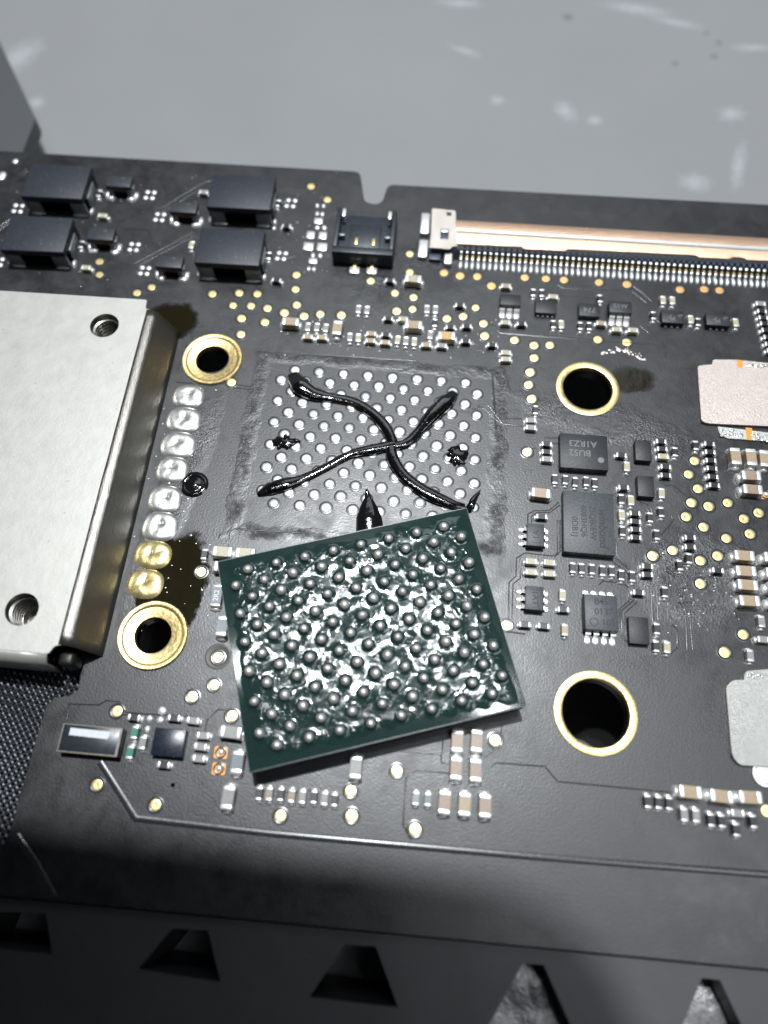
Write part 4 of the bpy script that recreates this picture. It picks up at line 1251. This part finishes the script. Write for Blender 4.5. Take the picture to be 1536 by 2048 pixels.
# solder crumbs round the dark flux stain and silver crumbs elsewhere
m_ = MB()
for _ in range(46):
    t = random.random()
    u, v = 1200 + 92 * t + random.gauss(0, 2), 712 - 16 * math.sin(math.pi * min(1, t * 1.1)) + 6 * t + random.gauss(0, 3)
    x, y = W(u, v)
    m_.dome(x, y, 0, random.uniform(.03, .13), random.uniform(.03, .08), random.uniform(.02, .06), 8, 2, 0.3)
part('solder_crumbs', m_.mesh('solder_crumbs', simple('pink_solder', (0.80, 0.70, 0.68), 0.7, 0.35)), (0, 0, 0.002), kind='stuff', label='pinkish solder crumbs along the rim of a dark flux stain')
m_ = MB()
for _ in range(420):
    zone = random.random()
    if zone < .3:
        u, v = random.uniform(0, 700), random.uniform(305, 400) + random.uniform(0, 1) * 200
    elif zone < .55:
        u, v = random.gauss(340, 40), random.gauss(1000, 160)
    elif zone < 0.8:
        u, v = random.gauss(1390, 70), random.gauss(1190, 40)
    else:
        u, v = random.uniform(560, 1010), random.gauss(672, 22)
    x, y = W(u, v)
    s = random.uniform(.010, .032)
    m_.dome(x, y, 0, s * random.uniform(1, 2.2), s, s * 0.6, 6, 2, 0.3)
part('solder_specks', m_.mesh('solder_specks', 'tin'), (0, 0, 0.002), kind='stuff')

# ------------------------------------------------------------------ metal shield can
ZS = 2.0
xr, xb_ = -13.15, -12.02
y1 = W(0, 586, ZS)[1]
y1r = W(302, 600, ZS)[1]
yn = W(307, 618, ZS)[1]
yf = W(60, 1304, ZS)[1]
hp = [(W(208.9, 650.8, ZS), 0.80), (W(43.7, 1218.4, ZS), 0.79)]
tp_poly = [(-40, y1 - 0.0), (xr - 0.35, y1r), (xr - 0.30, yn - 0.0), (xr, yn - 0.06), (xr, yf + 0.45), (xr - 0.35, yf + 0.40), (xr - 0.55, yf), (-40, yf)]
shield = tag(obj('shield_can', MB().prism(rounded(tp_poly, [0, .12, .12, .05, .1, .15, .1, 0], 4), ZS - 0.15, ZS, [circle(c[0], c[1], r, 48) for c, r in hp]).mesh('shield_top', 'shield', ang=25)),
             'satin silver metal shield can with two threaded holes over the board edge', 'metal shield')
# rolled right flange
fl = MB()
prof = [(xr - 0.22, ZS + 0.003), (xr - 0.003, ZS + 0.002)]
R_ = 0.42
for i in range(1, 11):
    a = i / 10 * math.radians(68)
    prof.append((xr + R_ * math.sin(a), ZS - R_ + R_ * math.cos(a)))
x9, z9 = prof[-1]
for i in range(1, 6):
    f_ = i / 5
    prof.append((x9 + (xb_ + 0.05 - x9) * f_, z9 + (0.03 - z9) * f_))
ysl = np.linspace(yn - 0.06, yf + 0.45, 40)
vs_ = []
for y in ysl:
    for x, z in prof:
        vs_.append((x + 0.012 * noise.noise((x * 2, y * .8, z)), y, z))
k = len(prof)
fl.add(vs_, [(i * k + j, (i + 1) * k + j, (i + 1) * k + j + 1, i * k + j + 1) for i in range(len(ysl) - 1) for j in range(k - 1)])
ofs = len(fl.v)
me = fl.mesh('side_flange', build_brushed('flange_painted_reflection', (0.34, 0.325, 0.295), 0.95, 0.34, 1.57))  # darker copy of the shield metal, the dark board's reflection painted in
so = obj('side_flange', me, shield)
md = so.modifiers.new('thick', 'SOLIDIFY')
md.thickness = 0.12 * MM
md.offset = -1
# rolled front flange
fl = MB()
R2 = 0.5
prof = [(yf + 0.003, ZS)]
for i in range(1, 9):
    a = i / 8 * math.pi / 2
    prof.append((yf - R2 * math.sin(a), ZS - R2 + R2 * math.cos(a)))
prof += [(yf - R2, 1.0), (yf - R2, 0.05)]
xsl = np.linspace(-40, xr - 0.62, 20)
k = len(prof)
fl.add([(x, y, z) for x in xsl for y, z in prof], [(i * k + j, i * k + j + 1, (i + 1) * k + j + 1, (i + 1) * k + j) for i in range(len(xsl) - 1) for j in range(k - 1)])
me = fl.mesh('front_flange', 'shield')
fo = obj('front_flange', me, shield)
md = fo.modifiers.new('thick', 'SOLIDIFY')
md.thickness = 0.12 * MM
md.offset = -1
# dark block standing in for the shaded gap in the open flange corner
obj('corner_gap_fill', MB().rbox(xr - 0.02, yf - 0.02, 0.05, 0.75, 0.70, 1.25, 0.2, 3).mesh('corner_gap_fill', simple('painted_gap_shade', (0.035, 0.034, 0.03), 0.7, 0.4)), shield)
for (c, r) in hp:
    prf = [(r, ZS - 0.02), (r, ZS - 0.17), (r - 0.02, ZS - 0.3)]
    z = ZS - 0.3
    for i in range(5):
        prf += [(r - 0.02, z - 0.09), (r - 0.14, z - 0.14), (r - 0.14, z - 0.19), (r - 0.02, z - 0.24)]
        z -= 0.24
    prf += [(r - 0.16, z - 0.05), (r - 0.2, 0.05), (0.001, 0.05)]
    obj('threaded_sleeve', MB().lathe(prf, 40, c[0], c[1]).mesh('threaded_sleeve', simple('sleeve_steel', (0.30, 0.29, 0.26), 0.9, 0.3)), shield)

# ------------------------------------------------------------------ black wire mesh seen in the cut-out
MZ = -0.6
mbm = MB()
ax, ay = W(0, 1330, MZ), W(165, 1390, MZ)
reg = [(-25, W(0, 1300, MZ)[1]), (W(175, 1300, MZ)[0], W(0, 1300, MZ)[1]), (W(175, 1420, MZ)[0], W(0, 1420, MZ)[1]), (W(40, 1760, MZ)[0], W(0, 1760, MZ)[1]), (-25, W(0, 1760, MZ)[1])]
xmin, xmax = -21.5, W(172, 1380, MZ)[0]
ymin, ymax = W(0, 1760, MZ)[1], W(0, 1305, MZ)[1]


def clipseg(p, d):
    # clip an infinite line to the rectangle
    t0, t1 = -1e9, 1e9
    for i, (lo, hi) in enumerate(((xmin, xmax), (ymin, ymax))):
        if abs(d[i]) < 1e-9:
            continue
        a_, b_ = (lo - p[i]) / d[i], (hi - p[i]) / d[i]
        t0, t1 = max(t0, min(a_, b_)), min(t1, max(a_, b_))
    return (t0, t1) if t1 > t0 else None


pitch = 0.235
for ang, ph in ((math.radians(33), 0), (math.radians(-52), 1)):
    d = np.array([math.cos(ang), math.sin(ang)])
    nn = np.array([-d[1], d[0]])
    c0 = np.array([(xmin + xmax) / 2, (ymin + ymax) / 2])
    for i in range(-60, 61):
        p = c0 + nn * i * pitch
        tt = clipseg(p, d)
        if not tt:
            continue
        n = max(2, int((tt[1] - tt[0]) / (pitch * 0.5)))
        pts = []
        for kx in range(n + 1):
            t = tt[0] + (tt[1] - tt[0]) * kx / n
            q = p + d * t
            z = MZ + 0.05 * math.cos(math.pi * (t / pitch + i + ph))
            pts.append((q[0], q[1], z))
        mbm.tube(pts, [0.055] * len(pts), 5)
scr = tag(obj('mesh_screen', mbm.mesh('mesh_screen', 'mesh', ang=60)), 'black woven wire mesh beneath the shield corner', 'wire mesh')
obj('backing', MB().prism([(xmin - .2, ymin), (xmax, ymin), (xmax, ymax), (xmin - .2, ymax)], MZ - 0.5, MZ - 0.25).mesh('backing', 'black'), scr)

# ------------------------------------------------------------------ slotted stand plate under the lower edge, and the far block
PZ = -0.45
tri = [[(-60, 1822), (92, 1826), (104, 1908), (-90, 1890)], [(345, 1857), (416, 1861), (441, 1964), (276, 1938)], [(690, 1889), (752, 1893), (796, 2015), (619, 1994)],
       [(1046, 1926), (1088, 1930), (1150, 2070), (955, 2090)], [(1404, 1956), (1440, 1960), (1490, 2065), (1350, 2090)], [(-420, 1780), (-330, 1780), (-300, 1880), (-470, 1860)], [(1760, 1985), (1800, 1990), (1850, 2100), (1700, 2120)]]
hl = [quadw(t, PZ) for t in tri]
stand_poly = [(-45, B1[1] + sb * (-45 - B1[0]) - 0.12), (52, B1[1] + sb * (52 - B1[0]) - 0.12), (52, -60), (-45, -60)]
hl = sorted(hl, key=lambda h: h[0][0])
tops = [p for h in hl for p in (h[0], h[1])]
bots = [p for h in hl for p in (h[3], h[2])]
sv, sf = [], []


def ngon(pts, z):
    b0 = len(sv)
    sv.extend((p[0], p[1], z) for p in pts)
    sf.append(tuple(range(b0, b0 + len(pts))))


eL, eR, fR, fL = stand_poly
for z in (PZ,):
    ngon([eL] + tops + [eR], z)
    ngon([fL] + [fR] + [eR] + [hl[-1][1], hl[-1][2]] + bots[::-1][1:] + [hl[0][0], eL], z)
    for h, g in zip(hl[:-1], hl[1:]):
        ngon([h[1], h[2], g[3], g[0]], z)
for h in hl:
    for i in range(4):
        p, q = h[i], h[(i + 1) % 4]
        b0 = len(sv)
        sv.extend([(p[0], p[1], PZ), (q[0], q[1], PZ), (q[0], q[1], PZ - 5.5), (p[0], p[1], PZ - 5.5)])
        sf.append((b0, b0 + 1, b0 + 2, b0 + 3))
b0 = len(sv)
sv.extend([(eL[0], eL[1], PZ), (eR[0], eR[1], PZ), (eR[0], eR[1], PZ - 2.2), (eL[0], eL[1], PZ - 2.2)])
sf.append((b0, b0 + 1, b0 + 2, b0 + 3))
stand = tag(obj('stand_plate', mesh_from('stand_plate', sv, sf, 'stand', False)), 'dark scratched metal plate with a row of tapered cutouts beside the lower board edge', 'stand')
gx0, gx1 = 6.5, 30.0
nxs, nys = 60, 24
shv = []
for j in range(nys):
    for i in range(nxs):
        x_, y_ = gx0 + (gx1 - gx0) * i / (nxs - 1), -22.5 - 7.0 * j / (nys - 1)
        shv.append((x_, y_, PZ - 1.6 + 0.25 * noise.noise((x_ * 1.3, y_ * 0.9, 2.2)) + 0.06 * noise.noise((x_ * 5, y_ * 5, 7))))
obj('creased_sheet', mesh_from('creased_sheet', shv, [(j * nxs + i, j * nxs + i + 1, (j + 1) * nxs + i + 1, (j + 1) * nxs + i) for j in range(nys - 1) for i in range(nxs - 1)],
                               simple('scuffed_foil', (0.20, 0.20, 0.20), 0.5, 0.35, 0.3, 3, 0.12, 2.5)), stand)
blk = quadw([(-260, -60), (-15, 55), (71, 237), (46, 302), (-40, 420), (-300, 430)], -2.0)
far = tag(obj('support_block', MB().prism(rounded(blk, [0, .3, .5, .2, 0, 0], 5), -3.2, -2.0).mesh('support_block', simple('dark_grey_metal', (0.085, 0.09, 0.095), 0.3, 0.5)), None), 'dark grey metal block with a clipped corner under the far board edge', 'support block')
pst = quadw([(-200, 150), (20, 250), (44, 300), (-60, 420)], -3.0)
obj('post', MB().prism(pst, TZ, -3.2).mesh('post', simple('pale_grey_post', (0.30, 0.29, 0.26), 0.2, 0.5)), far)

# ------------------------------------------------------------------ loose memory package lying ball side up
MC = Matrix(((0.95081, -0.30977, 0), (0.30977, 0.95081, 0), (0, 0, 1)))
ZT = 1.58
pkg = MB().prism(rounded([(-6.32, -5.04), (6.32, -5.04), (6.32, 5.0), (-6.32, 5.0)], 0.06, 2), ZT - 0.34, ZT)
chip = obj('memory_package', pkg.mesh('memory_package', 'green', ang=20))
chip.location = (0.685 * MM, -10.981 * MM, 0)
chip.rotation_euler = (0, 0, math.atan2(0.30977, 0.95081))
tag(chip, 'loose dark green memory chip lying ball side up, glistening with flux', 'memory chip')
obj('mould', MB().prism(rounded([(-6.30, -5.02), (6.30, -5.02), (6.30, 4.98), (-6.30, 4.98)], 0.06, 2), 0.60, ZT - 0.342).mesh('mould', 'mould', ang=20), chip)
ballpos = []
for r in range(13):
    for c in range(17):
        if (r + c) % 2 == 0 or (r % 2 == 0 and c in (0, 16)):
            continue
        ballpos.append(((c - 8) * HP + random.gauss(0, .01), (6 - r) * HP + random.gauss(0, .01)))
bmb = bmesh.new()
bmesh.ops.create_uvsphere(bmb, u_segments=18, v_segments=11, radius=0.240)
ball_me = bpy.data.meshes.new('solder_ball')
for v in bmb.verts:
    v.co *= MM
    v.co.z *= 0.93
bmb.to_mesh(ball_me)
bmb.free()
ball_me.polygons.foreach_set('use_smooth', [True] * len(ball_me.polygons))
ball_me.materials.append(M['ball'])
for x, y in ballpos:
    o = obj('solder_ball', ball_me, chip, (x, y, ZT + 0.15), random.random() * 6)
    o.rotation_euler = (random.random() * 6, random.random() * 6, random.random() * 6)
    s = random.uniform(0.88, 1.06)
    o.scale = (s, s * random.uniform(0.94, 1.05), s)
# flux film: a wavy height field that wets up to the balls
nx, ny = 300, 240
gx = np.linspace(-6.30, 6.30, nx)
gy = np.linspace(-5.0, 4.96, ny)
GX, GY = np.meshgrid(gx, gy)
D = np.full(GX.shape, 9.0)
for bx, by in ballpos:
    D = np.minimum(D, np.hypot(GX - bx, GY - by))
Hh = np.zeros(GX.shape)
for j in range(ny):
    for i in range(nx):
        x, y = GX[j, i], GY[j, i]
        n1 = noise.noise((x * 0.55, y * 0.55, 3.1))
        n2 = noise.noise((x * 1.5 + 5, y * 1.5, 1.7))
        n3 = noise.noise((x * 3.3, y * 3.3 + 9, 0.4))
        n4 = noise.noise((x * 7.0, y * 7.0, 5.4))
        edge = min(6.30 - abs(x), 5.0 - abs(y + 0.02))
        m = 0.5 + 1.1 * n1 + 0.5 * n2
        m = max(0.0, min(1.0, m)) * max(0.0, min(1.0, (edge - 0.35 - 0.35 * n2) / 0.5))
        Hh[j, i] = m * (0.045 + 0.008 * n2 + 0.0035 * n3 + 0.0010 * n4) + 0.0005 * n3 * max(0.0, min(1.0, edge / 0.6))
Hh += 0.075 * np.clip(1 - (D - 0.20) / (0.19 + 0.05 * np.sin(GX * 3.1 + 2 * np.sin(GY * 2.3))), 0, 1) ** 2
Hh = np.maximum(Hh, -0.004) + 0.004
fv = [(GX[j, i], GY[j, i], ZT + Hh[j, i]) for j in range(ny) for i in range(nx)]
ff = [(j * nx + i, j * nx + i + 1, (j + 1) * nx + i + 1, (j + 1) * nx + i) for j in range(ny - 1) for i in range(nx - 1)]
obj('flux_film', mesh_from('flux_film', fv, ff, 'film', True, 180), chip)


# ------------------------------------------------------------------ dried black flux on the bare chip site
def strand(px, radii, lift, n=14, flat=0.40):
    radii = [r * random.uniform(0.84, 1.08) for r in radii]
    lift = [l * 0.62 if l < 0.29 else l * 0.8 for l in lift]
    pts = []
    for (u, v), r, l in zip(px, radii, lift):
        x, y = W(u, v, l)
        pts.append((x, y, l))
    pts = catmull(pts, 6)
    rr = np.interp(np.linspace(0, len(radii) - 1, len(pts)), range(len(radii)), radii)
    return MB().tube(pts, list(rr), n, flat)


flux = obj('dried_flux', None)
x, y = W(785, 888)
flux.location = (x * MM, y * MM, 0)
tag(flux, 'glossy black strands of dried flux crossing the silver pads in an X', 'flux residue')
for px_, rad, lf in (
        ([(585, 748), (600, 770), (628, 787), (665, 795), (705, 803), (745, 826), (772, 855), (785, 885)], [0.35, 0.62, 0.52, 0.30, 0.32, 0.30, 0.33, 0.30], [0.15, .30, .26, .16, .20, .22, .25, .25]),
        ([(910, 785), (893, 802), (865, 830), (838, 862), (815, 884), (787, 892)], [0.25, 0.52, 0.46, 0.34, 0.26, 0.24], [0.12, 0.24, .24, .22, .22, .24]),
        ([(515, 990), (540, 977), (570, 968), (605, 957), (650, 935), (700, 908), (745, 898), (790, 888)], [0.12, 0.40, 0.46, 0.26, 0.22, 0.26, 0.36, 0.28], [0.08, .2, .22, .16, .18, .24, .28, .25]),
        ([(782, 892), (785, 915), (805, 948), (838, 975), (870, 993), (905, 1008), (930, 1013)], [0.30, 0.34, 0.36, 0.33, 0.36, 0.30, 0.16], [0.25, .25, .24, .24, .24, .22, .15])):
    so = strand(px_, rad, lf)
    so.v = [(a - x, b - y, max(c, 0.005)) for a, b, c in so.v]
    obj('strand', so.mesh('strand', 'fluxclear', ang=60), flux)
# separate pieces
m_ = strand([(733, 978), (736, 995), (737, 1015), (738, 1035), (740, 1060)], [0.05, 0.20, 0.46, 0.66, 0.70], [0.55, .45, .36, .30, .28], 16)
fo = tag(obj('dried_flux', m_.mesh('dried_flux', 'flux', ang=60)), 'cone shaped black flux drip poking out from under the loose chip', 'flux residue')
for (u, v, rx, ry, lb) in ((572, 886, 0.72, 0.42, 'shiny black flux smear on the pads beside the arm with a bulging end'), (916, 912, 0.50, 0.60, 'small shiny black flux blot on the pads with four pads around it')):
    x, y = W(u, v)
    m_ = MB().dome(0, 0, 0, rx, ry, 0.16, 22, 5, 0.28)
    for _ in range(5):
        a = random.random() * 6.28
        m_.dome(rx * .8 * math.cos(a), ry * .8 * math.sin(a), 0, random.uniform(.12, .3), random.uniform(.1, .25), random.uniform(.08, .2), 12, 4, 0.2)
    tag(obj('dried_flux', m_.mesh('dried_flux', 'flux', ang=60), None, (x, y, 0.004)), lb, 'flux residue')
m_ = strand([(930, 1022), (942, 1012), (946, 1000), (956, 986), (961, 980)], [0.16, 0.20, 0.16, 0.07, 0.04], [0.2, .3, .34, .3, .3], 12)
tag(obj('dried_flux', m_.mesh('dried_flux', 'flux', ang=60)), 'thin curl of black flux at the loose chip corner', 'flux residue')

# ------------------------------------------------------------------ the phone held over the lower edge (throws the shadow on the lower left)
ZP = 47.0


def toward_lamp(u, v, z0=0.0):
    bx, by = W(u, v, z0)
    t = (ZP - z0) / (KEY[2] - z0)
    return bx + (KEY[0] - bx) * t, by + (KEY[1] - by) * t


ex, _ = toward_lamp(1300, 1930)
_, ey = toward_lamp(800, 1690)
pp = rounded([(ex - 72, ey + 1.0), (ex, ey - 1.0), (ex, ey - 150), (ex - 72, ey - 150)], 7, 10)
tag(obj('phone', MB().prism(pp, ZP, ZP + 8).mesh('phone', 'phone', ang=20)), 'dark phone held flat above the lower edge of the circuit board', 'phone')
